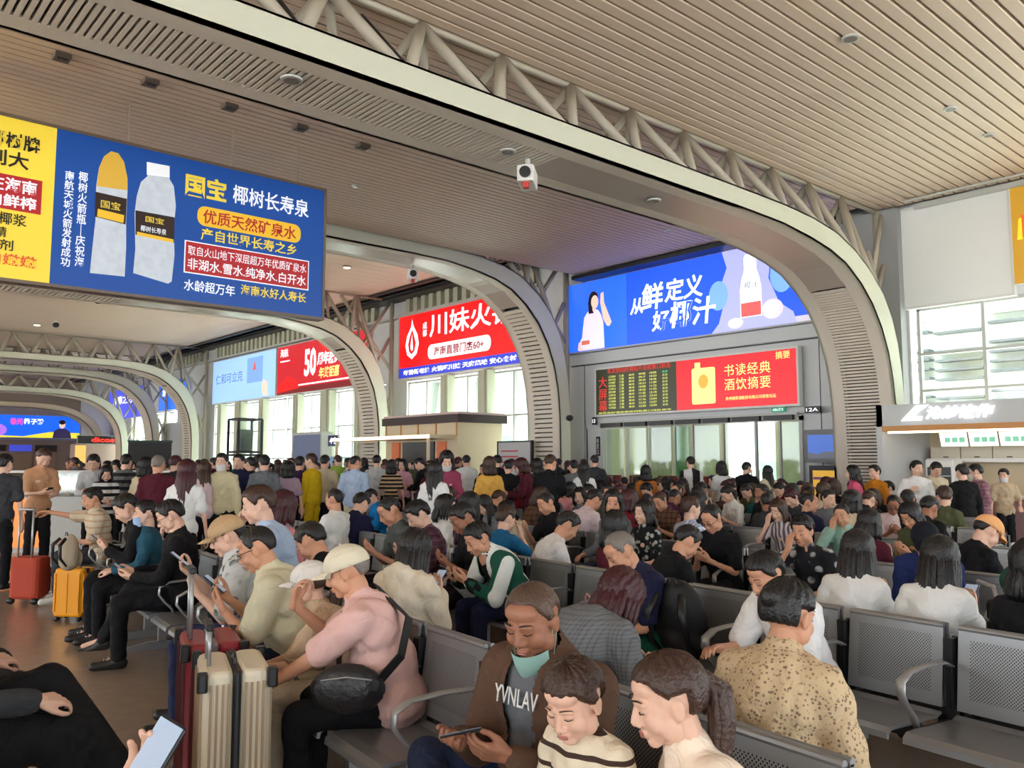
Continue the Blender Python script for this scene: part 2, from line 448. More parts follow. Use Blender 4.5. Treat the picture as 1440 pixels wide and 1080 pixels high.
    if truss:
        ym = (Y0 + Y1) / 2; r = .085
        def out_z(x):
            for (xa, za), (xb, zb) in zip(out[:-1], out[1:]):
                if xa <= x <= xb and xb > xa: return za + (zb - za) * (x - xa) / (xb - xa)
            return None
        # top chord under the ceiling
        b = MB(); b.tube([(XL - .5, ym, ceil_z - .03), (19.6, ym, ceil_z - .03)], .05, 8); b.build('top_chord', m_tube, t, smooth=True)
        k = -22 if not near else -10
        tubes = {}
        def tube(p, q_, rr=r):
            b = MB(); b.tube([p, q_], rr, 8 if near else 6); o_ = b.build('truss_tube', m_tube, t, smooth=True, fix=False); return o_
        xs = [apex0 + dx * i for i in range(k, 4)]
        for i, xa in enumerate(xs):
            if xa < XL + 1.2: continue
            ap = Vector((xa, ym, ceil_z - .05))
            for sgn in (-1, 1):
                xb = xa + sgn * dx * .42
                zb = out_z(xb) if xb < 18.9 else 4.6
                if xb >= 18.75: xb = 18.9; zb = 4.4
                if zb is None: continue
                tube(ap, (xb, Y0 + .1, zb - .02)); tube(ap, (xb, Y1 - .1, zb - .02), r * .75)
            if near and i % 1 == 0 and i + 1 < len(xs):
                b = MB(); b.tube([(xa + dx / 2, Y0 + .1, (out_z(min(18.5, xa + dx / 2)) or 6.6) + .04), (xa + dx * .5, ym + .35, ceil_z - .02)], .03, 6); b.build('brace', m_dark, t, fix=False)
        # crossing struts between the haunch and the wall, down to the floor
        if ceil_z > 8:
            for pts in (((17.2, ceil_z - .1), (19.7, 5.6)), ((19.6, ceil_z - .1), (18.2, 5.7 + dz * .8)), ((19.6, 7.0), (18.6, 5.2)), ((19.2, 4.6), (19.7, 3.4)), ((19.7, 4.6), (19.2, 3.2))):
                tube((pts[0][0], ym, pts[0][1]), (pts[1][0], ym, pts[1][1]), .07)
        else:
            for pts in (((18.9, 6.6), (19.75, 4.9)), ((19.7, 6.4), (18.95, 5.0)), ((19.15, 4.6), (19.7, 3.6)), ((19.7, 4.5), (19.2, 3.4)), ((19.7, 7.6), (19.15, 6.2))):
                tube((pts[0][0], Y0 + .62, pts[0][1]), (pts[1][0], Y0 + .62, pts[1][1]), .06)
        b = MB(); b.tube([(19.7, ym, 0), (19.7, ym, ceil_z)], .1, 8); b.build('wall_post', m_tube, t, smooth=True)
    return t
arch(8.4, 9.9, 0, 7.72, 'nearest cream steel arch, from the upper left down to the right of the blue banner', near=True)
arch(19.0, 20.5, 1.2, 8.65, 'second steel arch, landing between the blue banner and the bright red banner', slats=True)
arch(29.6, 31.1, .95, 8.65, 'third steel arch, landing between the two red wall banners')
arch(50.2, 51.6, .85, 8.65, 'fourth steel arch, with open zigzag truss, landing left of the pale blue banner')
arch(57.0, 58.4, .85, 8.65, 'fifth steel arch, seen just below the fourth, over the distant blue screens', slats=False)
arch(63.5, 64.8, .1, 7.6, 'distant steel arch with zigzag truss behind the fifth arch', slats=False)
arch(69.5, 71.2, -.55, 7.0, 'farthest warm beige arch just in front of the end wall screen', truss=False, slats=False, mt=mat('beige_arch', (205, 188, 160), .5))
b = MB(); b.box(XW - .35, XW - .001, 8.65, 10.15, 0, 7.7); struct(b.build('trim_4', mat('pier_dark', (150, 152, 152), .5)))

# ================================================================== banners and signs
def emat(name, rgb, e=.62): return mat(name, rgb, .35, emit=e)
e_blue = emat('lit_blue', (30, 82, 235), .72); e_white = emat('lit_white', (248, 250, 255), .8)
def banner(label, M, w, h, m, name='wall_banner', depth=.16, frame=m_frame, fr=.05, group=None, cat='banner'):
    t = thing(name, label, cat, group=group)
    b = MB(); b.box(0, w, 0, h, -depth, 0); b.xform(M); b.build('panel', m, t)
    b = MB()
    b.box(-fr, w + fr, -fr, 0, -depth, .02); b.box(-fr, w + fr, h, h + fr, -depth, .02); b.box(-fr, 0, 0, h, -depth, .02); b.box(w, w + fr, 0, h, -depth, .02)
    b.xform(M); b.build('frame', frame, t)
    return t
skin_l = emat('print_skin', (236, 196, 178)); hair_l = emat('print_hair', (40, 24, 30), .2)
# --- blue coconut drink banner over the board
W1, H1 = 9.55, 2.27
M1 = wallM(XW - .2, 19.78, 5.32)
t = banner('wide bright blue lit banner above the red display board, white brush lettering and a bottle', M1, W1, H1, e_blue)
plate(M1, rect(0, 0, 2.6, H1), emat('lit_blue2', (44, 108, 248)), t, .002, .002)
plate(M1, rect(6.0, 0, W1, .16), emat('lit_sand', (196, 190, 205)), t, .004, .003)
plate(M1, [(5.75, 0), (6.0, .25), (6.15, .7), (6.1, 1.35), (6.3, 1.8), (6.15, H1), (7.75, H1), (7.6, 1.3), (7.9, .6), (8.3, .3), (8.4, 0)], emat('lit_lilac', (168, 172, 250)), t, .006, .003)
plate(M1, oval(6.0, 1.05, .32, .42), emat('lit_splash', (120, 170, 250)), t, .008, .003)
plate(M1, oval(8.0, 1.35, .35, .5), emat('lit_splash', (120, 170, 250)), t, .008, .003)
bot = [(6.72, .32), (6.72, 1.1), (6.78, 1.4), (6.86, 1.6), (6.86, 1.98), (6.9, 2.05), (7.2, 2.05), (7.24, 1.98), (7.24, 1.6), (7.32, 1.4), (7.38, 1.1), (7.38, .32)]
plate(M1, bot, e_white, t, .012, .004, 'printed_bottle')
plate(M1, rect(6.74, .34, 7.36, .72), emat('lit_coral', (214, 92, 92)), t, .018, .003)
lettering('椰汁', emat('lit_greyblue', (120, 120, 150)), t, M1, 6.86, 1.1, w=.42, depth=.02)
for c_ in ((7.7, .45, .32, .27), (6.55, .2, .25, .15)):
    plate(M1, oval(*c_), emat('lit_shell', (214, 204, 216)), t, .016, .003, 'printed_coconut'); plate(M1, oval(c_[0] - .03, c_[1] + .02, c_[2] * .72, c_[3] * .68), e_white, t, .02, .003)
body = [(.62, .02), (.66, .35), (.72, .75), (.78, 1.1), (.93, 1.27), (1.1, 1.33), (1.25, 1.33), (1.4, 1.28), (1.52, 1.12), (1.62, .85), (1.66, .02)]
plate(M1, body, emat('lit_shirt', (226, 216, 250)), t, .010, .004, 'printed_person')
plate(M1, [(.9, .1), (.62, .3), (.52, .3), (.48, .05), (.55, .02), (.9, .02)], skin_l, t, .014, .003)
plate(M1, [(1.62, .95), (1.5, 1.5), (1.52, 1.8), (1.64, 1.84), (1.66, 1.5), (1.98, .82), (1.88, .7), (1.78, .72)], skin_l, t, .014, .003)
plate(M1, oval(1.2, 1.62, .22, .3), hair_l, t, .014, .003); plate(M1, [(.98, 1.2), (.96, 1.6), (1.1, 1.85), (1.2, 1.2)], hair_l, t, .012, .003)
plate(M1, oval(1.26, 1.56, .16, .22), skin_l, t, .018, .003); plate(M1, oval(1.22, 1.36, .07, .12), skin_l, t, .016, .003)
plate(M1, oval(.84, .27, .25, .22), emat('lit_shirt', (226, 216, 250)), t, .02, .003); plate(M1, rect(.66, .2, 1.02, .34), emat('lit_terracotta', (205, 110, 84)), t, .024, .003)
sk = dict(bold=.02, shear=.12)
lettering('从', e_white, t, M1, 2.75, .92, h=.5, depth=.016, **sk); lettering('鲜', e_white, t, M1, 3.2, .98, h=.82, depth=.016, **sk)
lettering('定义', e_white, t, M1, 4.1, 1.12, h=.68, depth=.016, **sk); lettering('好', e_white, t, M1, 3.6, .3, h=.62, depth=.016, **sk)
lettering('椰汁', e_white, t, M1, 4.28, .32, h=.78, depth=.016, **sk)
# --- train board with the red advertisement
M2 = wallM(XW - .26, 18.45, 3.2); W2, H2 = 7.05, 1.44
t = banner('wide display board above the glass doors, train times left and red advert right', M2, W2, H2, emat('led_panel', (52, 54, 34), .25), 'display_board', frame=m_white, cat='display', fr=.06)
xs_ = 3.2
plate(M2, rect(xs_, 0, W2, H2), emat('lit_red', (206, 22, 36), .7), t, .004, .003, 'red_advert')
e_gold = emat('lit_gold', (244, 222, 130), .7)
plate(M2, rrect(3.75, .14, 4.55, 1.17, .06), e_gold, t, .012, .004, 'printed_box'); plate(M2, rect(3.86, 1.13, 4.05, 1.33), e_gold, t, .014, .004)
plate(M2, oval(4.15, .78, .17, .2), emat('lit_ochre', (214, 160, 60), .6), t, .018, .003)
lettering('书读经典', e_gold, t, M2, 4.85, .86, h=.33, depth=.012, spacing=1.1); lettering('酒饮摘要', e_gold, t, M2, 4.85, .47, h=.33, depth=.012, spacing=1.1)
lettering('贵州摘要酒股份有限公司荣誉出品', e_gold, t, M2, 4.88, .2, w=1.55, depth=.012)
lettering('摘要', e_gold, t, M2, 6.45, 1.2, w=.42, depth=.012)
lettering('车次到站终到站开点检票口状态', emat('led_red', (196, 48, 40), .7), t, M2, .5, 1.28, w=2.5, depth=.01, name='board_header')
lettering('大屏幕', emat('led_red', (196, 48, 40), .7), t, M2, .12, .1, h=1.1, depth=.01, vertical=True)
e_y = emat('led_yellow', (196, 200, 96), .8); e_g = emat('led_green', (60, 200, 130), .8)
rows = ['C7301', 'D7123', 'C7407', 'D7332', 'C7411', 'D7129', 'C7315', 'D7140', 'C7420', 'D7136', 'C7323']
for r_ in range(11):
    z_ = 1.15 - r_ * .098
    for cx_, s_, w_ in ((.55, rows[r_], .28), (.98, '三亚', .2), (1.38, '海口东', .22), (1.78, '%02d:%02d' % (9 + r_ // 3, (r_ * 17) % 60), .26), (2.2, '%02d:%02d' % (10 + r_ // 3, (r_ * 23) % 60), .26), (2.68, '正点', .2)):
        lettering(s_, e_g if (r_ == 0 and cx_ > 2.5) else e_y, t, M2, cx_, z_, w=w_, h=.062, depth=.01, name='board_row')
lettering('旅客您好请您提前到检票口排队候车', e_y, t, M2, .1, .02, w=2.9, h=.06, depth=.01)
# --- small signs on the grey wall
def small(label, M, w, h, m, txt=None, mt=None, name='wall_sign', cat='sign', **k):
    t = thing(name, label, cat); b = MB(); b.box(0, w, 0, h, -.06, 0); b.xform(M); b.build('sign_panel', m, t)
    if txt: lettering(txt, mt or e_white, t, M, w * .12, h * .25, w=w * .76, h=h * .5, depth=.006, **k)
    return t
small('small green exit sign glowing under the red advert of the board', wallM(XW - .12, 12.25, 3.02), .38, .13, emat('exit_green', (20, 130, 92), .5), '出口')
small('small black hanging number sign right of the board corner', wallM(XW - .3, 11.2, 2.94), .42, .17, m_dark, '12A')
small('small black sign at the left end of the door canopy', wallM(XW - .2, 18.7, 2.9), .16, .24, m_dark, '13')
t = small('narrow vertical black and white notice strip left of the glass doors', wallM(XW - .03, 18.7, 1.9), .16, .62, m_dark)
lettering('检票口', m_white, t, wallM(XW - .03, 18.7, 1.9), .03, .05, w=.1, h=.52, depth=.006, vertical=True)
# --- blank white panel and yellow banner on the right
Mp = wallM(XW - .12, 8.7, 5.33)
t = banner('large blank white advertising panel high on the wall above the snack shop', Mp, 2.35, 2.3, mat('blank_panel', (236, 238, 238), .35), 'advert_panel', fr=.06, frame=m_white, cat='panel')
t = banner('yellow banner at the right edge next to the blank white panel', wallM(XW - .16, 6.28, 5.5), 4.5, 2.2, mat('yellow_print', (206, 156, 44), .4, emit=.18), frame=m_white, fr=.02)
My = wallM(XW - .16, 6.28, 5.5)
plate(My, [(.12, 1.1), (.2, 1.5), (.34, 1.35), (.5, 1.55), (.62, 1.0), (.5, .92), (.4, 1.1), (.26, .95)], emat('print_orange', (232, 96, 40), .3), t, .006, .004)
plate(My, [(.1, .95), (.14, 1.4), (.2, 1.42), (.2, .95)], emat('print_yellow', (244, 212, 40), .4), t, .008, .004)
# --- bright red banner
M3 = wallM(XW - .2, 29.9, 5.22); W3, H3 = 8.0, 2.72
t = banner('bright red lit hotpot banner with a white flame drop mark and blue strip below', M3, W3, H3, emat('lit_scarlet', (244, 8, 14), .75))
plate(M3, rect(0, 0, W3, .42), emat('lit_royal', (44, 58, 190), .6), t, .006, .003)
plate(M3, [(.95, 2.45), (1.05, 2.15), (1.35, 1.75), (1.45, 1.35), (1.3, .95), (.95, .75), (.62, .95), (.48, 1.35), (.6, 1.75), (.88, 2.1)], e_white, t, .008, .003, 'printed_drop')
plate(M3, [(.98, 2.0), (1.1, 1.75), (1.25, 1.4), (1.15, 1.08), (.95, .95), (.76, 1.08), (.68, 1.4), (.8, 1.7)], emat('lit_scarlet', (244, 8, 14), .75), t, .014, .003)
plate(M3, [(.98, 1.8), (1.03, 1.4), (1.06, 1.15), (.95, 1.08), (.87, 1.2), (.9, 1.5)], e_white, t, .02, .003)
lettering('川妹火锅', e_white, t, M3, 2.2, 1.52, w=5.2, h=.95, depth=.01, bold=.012); lettering('成都', e_white, t, M3, 1.72, 1.6, h=.6, depth=.01, vertical=True)
plate(M3, rrect(2.1, .62, 6.1, 1.22, .25), emat('lit_cream', (250, 240, 236), .7), t, .008, .003)
lettering('海南直营门店60+', emat('lit_darkred', (150, 20, 60), .3), t, M3, 2.5, .72, w=3.2, h=.38, depth=.014, bold=.02)
lettering('虾滑新老灶 火锅吃川妹 天府风味 安心食材', e_white, t, M3, .35, .1, w=7.2, h=.22, depth=.012, bold=.02)
# --- darker red banner and pale blue banner
M4 = wallM(XW - .2, 41.4, 5.2); W4, H4 = 9.0, 2.5
t = banner('dark red lit banner with white diagonal numerals, right of the pale blue banner', M4, W4, H4, emat('lit_crimson', (186, 22, 38), .6))
plate(M4, [(0, .3), (1.2, .9), (2.2, .6), (2.4, .25), (0, .1)], emat('lit_scarlet', (244, 8, 14), .75), t, .006, .003); plate(M4, rect(0, 0, W4, .28), emat('lit_wine', (120, 20, 30), .4), t, .005, .003)
plate(M4, [(4.3, 2.5), (6.0, 2.5), (7.2, 1.5), (6.8, 1.2), (5.0, 1.9)], emat('lit_tomato', (232, 40, 36), .7), t, .006, .003)
lettering('50', e_white, t, M4, 3.0, .75, w=1.2, h=1.4, depth=.012, bold=.03); lettering('周年庆典', e_white, t, M4, 4.3, 1.2, w=2.3, h=.65, depth=.012, shear=.2, bold=.03)
lettering('年终钜惠', emat('lit_gold', (244, 222, 130), .7), t, M4, 4.5, .55, w=2.0, h=.55, depth=.012, shear=.2, bold=.02); lettering('海航', e_white, t, M4, .3, 1.95, w=.9, depth=.012)
plate(M4, rect(2.4, .35, 7.6, .42), e_white, t, .008, .003); plate(M4, rect(.3, 1.7, 1.4, 1.76), e_white, t, .008, .003)
M5 = wallM(XW - .2, 50.1, 5.2); W5, H5 = 8.5, 2.5
t = banner('pale blue lit banner with a medicine box, left of the dark red banner', M5, W5, H5, emat('lit_pale', (150, 190, 240), .62))
plate(M5, rect(4.9, .9, 6.9, 2.3), emat('lit_steel', (120, 162, 216), .55), t, .006, .003, 'printed_box'); plate(M5, [(5.6, 1.6), (5.85, 2.1), (6.1, 1.6)], emat('lit_coral', (214, 92, 92)), t, .012, .003)
lettering('仁和可立克', emat('lit_slate', (96, 124, 176), .4), t, M5, .5, 1.1, w=3.8, h=.6, depth=.01); plate(M5, [(7.0, .1), (6.8, .6), (7.0, 1.0), (7.5, .8), (7.6, .1)], skin_l, t, .012, .003)
# --- distant lit screens
def far(label, M, w, h, m, txt=None, **k):
    t = banner(label, M, w, h, m, 'lit_screen', fr=.04, cat='screen')
    if txt: lettering(txt, e_white, t, M, w * .12, h * .5, w=w * .55, h=h * .3, depth=.01, bold=.02)
    return t
far('distant blue lit screen framed by the fourth arch near the grey wall', wallM(XW - .2, 59.5, 5.2), 5.4, 1.9, emat('lit_azure', (50, 110, 235), .7), '清凉一夏')
far('distant blue and orange lit screen between the fifth and sixth arches', wallM(XW - .2, 71, 5.0), 8.5, 2.2, emat('lit_orchid', (84, 90, 225), .7), '海南之约')
M6 = frontM(79.6, 14.6, 3.75); W6, H6 = 5.3, 1.85
t = banner('long blue lit screen on the far end wall with a suited figure', frontM(79.6, 9.0, 3.75), 10.9, H6, emat('lit_cobalt', (24, 96, 232), .7), 'lit_screen', cat='screen')
plate(M6, [(-5.6, 0), (-5.6, .3), (-2, .2), (1, .1), (3, .5), (5.3, .45), (5.3, 0)], emat('lit_lemon', (224, 214, 60), .7), t, .01, .01)
plate(M6, oval(-.9, .6, .7, .5), emat('lit_orchid2', (170, 110, 235), .7), t, .012, .01)
lettering('椰子粉', e_white, t, M6, 1.0, 1.1, w=1.5, h=.5, depth=.02, bold=.03); lettering('春光', emat('lit_pinkred', (250, 80, 170), .7), t, M6, -.0, 1.05, w=.95, h=.55, depth=.02, bold=.03)
plate(M6, [(3.2, 0), (3.3, .6), (3.6, .8), (4.2, .8), (4.55, .55), (4.65, 0)], emat('print_suit', (62, 50, 96), .3), t, .014, .01, 'printed_person'); plate(M6, oval(3.92, 1.15, .24, .33), skin_l, t, .02, .01); plate(M6, oval(3.9, 1.35, .26, .2), hair_l, t, .024, .01)

# --- hanging double banner
YB = 14.5
t = thing('hanging_banner', 'long hanging double banner with yellow and blue halves under the slatted ceiling', 'banner')
ZB, HB = 4.48, 2.5
Mh = frontM(YB, 3.09, ZB)
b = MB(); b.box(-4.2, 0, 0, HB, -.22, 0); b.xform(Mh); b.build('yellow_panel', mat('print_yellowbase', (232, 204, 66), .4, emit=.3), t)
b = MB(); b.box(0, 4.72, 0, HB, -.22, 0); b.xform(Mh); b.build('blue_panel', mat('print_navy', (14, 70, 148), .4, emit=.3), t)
b = MB()
for q in ((-4.25, 4.77, -.05, 0), (-4.25, 4.77, HB, HB + .05)): b.box(q[0], q[1], q[2], q[3], -.24, .02)
b.box(4.72, 4.77, 0, HB, -.24, .02); b.box(-4.25, -4.2, 0, HB, -.24, .02)
b.xform(Mh); b.build('frame', mat('frame_bronze', (120, 104, 92), .4), t)
for x_ in (-3.5, -1.2, 1.1, 2.9, 4.2):
    b = MB(); b.tube([(x_, HB, -.1), (x_, 3.28, -.1)], .008, 6); b.xform(Mh); b.build('hanger_rod', m_tube, t)
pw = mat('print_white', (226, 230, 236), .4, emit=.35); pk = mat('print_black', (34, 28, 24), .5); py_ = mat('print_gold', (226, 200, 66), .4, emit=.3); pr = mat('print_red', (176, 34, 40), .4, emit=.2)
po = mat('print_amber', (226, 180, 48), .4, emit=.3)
# yellow half (words run out of the frame on the left)
lettering('椰树牌', pk, t, Mh, -.93, 2.02, w=.7, h=.25, bold=.02); lettering('到大', pk, t, Mh, -.93, 1.72, w=.56, h=.26, bold=.02)
plate(Mh, rect(-2.4, 1.06, -.17, 1.6), pr, t, .004, .004)
lettering('在海南', pw, t, Mh, -.9, 1.34, w=.66, h=.22, bold=.02); lettering('肉鲜榨', pw, t, Mh, -.9, 1.1, w=.66, h=.2, bold=.02)
lettering('用椰浆', pk, t, Mh, -.92, .82, w=.56, h=.19, bold=.01); lettering('香精', pk, t, Mh, -.92, .62, w=.3, h=.16, bold=.01); lettering('加剂', pk, t, Mh, -.92, .42, w=.4, h=.17, bold=.01)
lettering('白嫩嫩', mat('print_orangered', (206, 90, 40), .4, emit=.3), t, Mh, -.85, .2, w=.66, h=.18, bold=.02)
# blue half
lettering('椰树火箭瓶｜庆祝海', pw, t, Mh, .34, .33, w=.14, h=1.55, vertical=True, bold=.01); lettering('南航天城火箭发射成功', pw, t, Mh, .14, .3, w=.14, h=1.55, vertical=True, bold=.01)
def L_(px, py):   # sign coordinates of a point of the banner
    p = on_y(px, py, YB); return (p.x - 3.09, p.z - ZB)
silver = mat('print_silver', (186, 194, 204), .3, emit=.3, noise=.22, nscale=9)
plate(Mh, [L_(*q) for q in ((126, 384), (130, 345), (134, 310), (135, 262), (139, 236), (146, 220), (156, 213), (166, 216), (174, 228), (179, 252), (179, 268), (177, 312), (177, 350), (175, 389))], silver, t, .008, .006, 'printed_bottle')
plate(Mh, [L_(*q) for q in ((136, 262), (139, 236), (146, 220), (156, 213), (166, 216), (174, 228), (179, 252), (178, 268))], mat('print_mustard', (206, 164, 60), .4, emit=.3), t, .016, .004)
plate(Mh, [L_(*q) for q in ((134, 270), (178, 280), (176, 316), (133, 305))], mat('print_brown', (52, 34, 28), .4), t, .017, .004, 'printed_label')
plate(Mh, [L_(*q) for q in ((137, 294), (174, 303), (173, 314), (136, 305))], po, t, .022, .003)
lettering('国宝', py_, t, Mh, L_(141, 292)[0], L_(141, 292)[1], w=.3, h=.13, depth=.024)
plate(Mh, [L_(*q) for q in ((187, 384), (190, 350), (189, 300), (192, 276), (198, 256), (207, 248), (207, 228), (238, 234), (238, 252), (244, 262), (247, 290), (244, 320), (245, 360), (241, 396), (236, 399))], silver, t, .008, .006, 'printed_bottle')
plate(Mh, [L_(*q) for q in ((206, 246), (206, 228), (238, 234), (238, 250))], pw, t, .016, .004)
plate(Mh, [L_(*q) for q in ((190, 296), (245, 306), (244, 342), (190, 330))], mat('print_brown', (52, 34, 28), .4), t, .017, .004, 'printed_label')
plate(Mh, [L_(*q) for q in ((192, 326), (243, 337), (243, 342), (192, 331))], po, t, .022, .003)
lettering('国宝', py_, t, Mh, L_(204, 312)[0], L_(204, 312)[1], w=.3, h=.1, depth=.024); lettering('椰树长寿泉', pw, t, Mh, L_(197, 325)[0], L_(197, 325)[1], w=.42, h=.1, depth=.024)
# words: measured corners of each line
def line(txt, m, x0, y0, x1, h, **k):
    a_ = L_(x0, y0); c_ = L_(x1, y0); lettering(txt, m, t, Mh, a_[0], a_[1], w=c_[0] - a_[0], h=h, **k)
def bx(m, x0, y0, x1, y1, r=None, d=.004):
    a_ = L_(x0, y1); w_ = L_(x1, y1)[0] - a_[0]; h_ = on_y(x0, y0, YB).z - on_y(x0, y1, YB).z
    plate(Mh, rrect(a_[0], a_[1], a_[0] + w_, a_[1] + h_, r) if r else rect(a_[0], a_[1], a_[0] + w_, a_[1] + h_), m, t, d, .004); return a_, w_, h_
line('国宝', py_, 260, 274, 318, .4, bold=.03); line('椰树长寿泉', pw, 327, 285, 434, .34, bold=.01)
a_, w_, h_ = bx(po, 277, 288, 423, 316, .14); lettering('优质天然矿泉水', pr, t, Mh, a_[0] + .1, a_[1] + .05, w=w_ - .2, h=h_ - .1, depth=.012, bold=.01)
line('产自世界长寿之乡', py_, 282, 337, 417, .22, bold=.01)
a_, w_, h_ = bx(pw, 258, 337, 434, 383, d=.003); plate(Mh, rect(a_[0] + .02, a_[1] + .02, a_[0] + w_ - .02, a_[1] + h_ - .02), pr, t, .008, .003)
lettering('取自火山地下深层超万年优质矿泉水', pw, t, Mh, a_[0] + .06, a_[1] + h_ * .56, w=w_ - .12, h=.17, depth=.014); lettering('非湖水.雪水.纯净水.白开水', pw, t, Mh, a_[0] + .06, a_[1] + .07, w=w_ - .12, h=.2, depth=.014, bold=.01)
line('水龄超万年', pw, 258, 408, 330, .2, bold=.01); line('海南水好人寿长', py_, 338, 414, 430, .19, bold=.01)
# ================================================================== shops and small structures
m_chrome0 = mat("shelf_chrome", (170, 172, 174), .3, metal=.7); m_black0 = mat("tray_black", (18, 18, 20), .5)
m_oak = mat('oak_trim', (200, 140, 78), .5, noise=.1, nscale=8); m_cream = mat('kiosk_cream', (214, 196, 164), .5, noise=.03); m_beige = mat('cabinet_beige', (206, 196, 176), .5)
e_menu = emat('menu_lit', (236, 244, 236), .9); e_strip = emat('strip_lamp', (255, 226, 196), 3.0)
# snack shop on the right
t = thing('snack_shop', 'grey snack shop stall with white script sign and lit menu boards, right edge', 'shop')
XK, YK = 17.0, 8.07
b = MB(); b.box(XK, XK + .25, 2.0, YK, 2.42, 2.86); b.box(XK, 19.9, YK - .12, YK, 2.42, 2.86); b.build('fascia', mat('fascia_grey', (192, 194, 194), .4), t)
b = MB(); b.box(XK - .02, XK + .1, YK - .12, YK, 0, 2.42); b.box(XK + .1, 19.9, YK - .1, YK - .04, 0, 2.42); b.build('side_panel', mat('fascia_grey', (192, 194, 194), .4), t)
b = MB(); b.box(XK - .03, XK + .02, 2.0, YK - .12, 2.32, 2.43); b.build('wood_trim', m_oak, t)
b = MB(); b.box(XK + .05, XK + .12, 2.0, YK - .2, 2.28, 2.32); b.build('light_strip', e_strip, t)
b = MB(); b.box(XK + .25, 19.9, 2.0, YK - .1, 2.78, 2.84); b.build('roof_panel', m_beige, t)
b = MB(); b.box(19.3, 19.4, 2.0, YK - .1, 0, 2.78); b.build('back_wall', m_cream, t)
for k in range(4):
    b = MB(); y1 = 7.25 - k * .56; b.loft([[(18.1, y1, 2.02), (18.1, y1 - .52, 2.02), (18.1, y1 - .52, 2.05), (18.1, y1, 2.05)], [(18.0, y1, 2.29), (18.0, y1 - .52, 2.29), (18.03, y1 - .52, 2.30), (18.03, y1, 2.30)]]); p_ = b.build('menu_board', e_menu, t)
    for j in range(3): q = MB(); q.box(18.02, 18.045, y1 - .1 - .14 * j - .1, y1 - .1 - .14 * j, 2.1, 2.2); q.build('menu_print', mat('menu_green', (120, 190, 160), .5, emit=.4), p_)
for k in range(7):
    b = MB(); y1 = 7.8 - k * .62; b.box(18.9, 19.3, y1 - .6, y1, 1.78, 2.02); p_ = b.build('cabinet_door', m_beige, t)
    q = MB(); q.box(18.88, 18.9, y1 - .36, y1 - .26, 1.80, 1.82); q.build('handle', m_dark, p_)
b = MB(); b.box(18.9, 19.3, 2.0, 7.9, 1.70, 1.78); b.build('shelf_rail', m_white, t)
b = MB(); b.box(17.35, 17.95, 2.0, 7.7, 0, 1.02); b.build('counter_base', mat('counter_rose', (150, 120, 124), .5), t); b = MB(); b.box(17.3, 18.0, 2.0, 7.74, 1.02, 1.07); b.build('counter_top', m_white, t)
b = MB(); b.box(18.6, 19.3, 2.0, 7.8, 0, .95); b.build('back_counter', m_frame, t)
Mk = wallM(XK - .01, 7.55, 2.5)
plate(Mk, [(0, .02), (.3, .32), (.55, .32), (.22, .1), (.42, .1), (.4, .02)], e_white, t, .01, .03, 'sign_swash'); lettering('沁妙饮作', emat('lit_white', (248, 250, 255), .8), t, Mk, .48, .03, w=1.25, h=.26, depth=.03, shear=.25, bold=.04, extrude=.02, name='sign_letters')
for (y_, z_, w_, h_, c_, nm) in ((7.6, .98, .5, .62, (70, 76, 78), 'drinks fridge with dark shelves at the left end of the snack shop'),):
    f_ = thing('drinks_fridge', nm, 'fridge', (18.3, y_ - .3, 0)); b = MB(); b.rbox(-.25, .25, -.28, .28, 0, 1.75, .03); b.build('cabinet', m_white, f_); b = MB(); b.box(-.262, -.25, -.23, .23, .3, 1.6); b.build('glass_door', mat('fridge_glass', c_, .1), f_)
    for k in range(5): b = MB(); b.box(-.27, -.262, -.22, .22, .45 + k * .24, .47 + k * .24); b.build('shelf', m_chrome0, f_)
t = banner('small bright pink and blue screen at the right edge of the snack shop', wallM(17.9, 4.85, 1.35), .7, .34, emat('lit_magenta', (214, 120, 226), .8), 'lit_screen', cat='screen', fr=.02, depth=.04)
t = banner('small pale blue poster on the back wall of the snack shop', wallM(19.28, 5.9, 1.5), .5, .18, emat('lit_pale', (150, 190, 240), .62), 'poster', cat='poster', fr=.01, depth=.01)
t = banner('pale yellow notice on the counter front of the snack shop', wallM(18.55, 5.4, 1.05), .7, .4, mat('notice_yellow', (224, 214, 150), .6), 'notice', cat='notice', fr=.01, depth=.01)
# wall screen and machine below it
t = thing('vending_screen', 'dark framed wall screen showing a blue seascape left of the slatted arch foot', 'screen')
Mv = wallM(19.3, 10.95, 1.75)
b = MB(); b.box(-.06, .96, -.06, .75, -.5, 0); b.xform(Mv); b.build('cabinet', mat('cab_grey', (110, 112, 114), .4), t); b = MB(); b.box(.04, .86, .04, .62, 0, .012); b.xform(Mv); b.build('screen', emat('sea_blue', (60, 96, 176), .6), t)
plate(Mv, [(.04, .04), (.86, .04), (.86, .18), (.5, .22), (.3, .14), (.04, .2)], emat('sea_shore', (92, 96, 112), .4), t, .014, .003)
t = thing('vending_machine', 'vending machine with yellow and purple lit front under the wall screen', 'machine'); Mv = wallM(19.3, 10.9, 0)
b = MB(); b.box(0, .86, 0, 1.62, -.5, 0); b.xform(Mv); b.build('cabinet', m_dark, t); b = MB(); b.box(.1, .76, .75, 1.5, 0, .012); b.xform(Mv); b.build('display', emat('vend_amber', (206, 160, 50), .5), t)
for k in range(3): b = MB(); b.box(.12, .74, .8 + k * .24, .86 + k * .24, .012, .03); b.xform(Mv); b.build('shelf', emat('vend_purple', (110, 50, 110), .3), t)
b = MB(); b.box(.15, .7, .3, .5, 0, .02); b.xform(Mv); b.build('tray', m_black0, t)
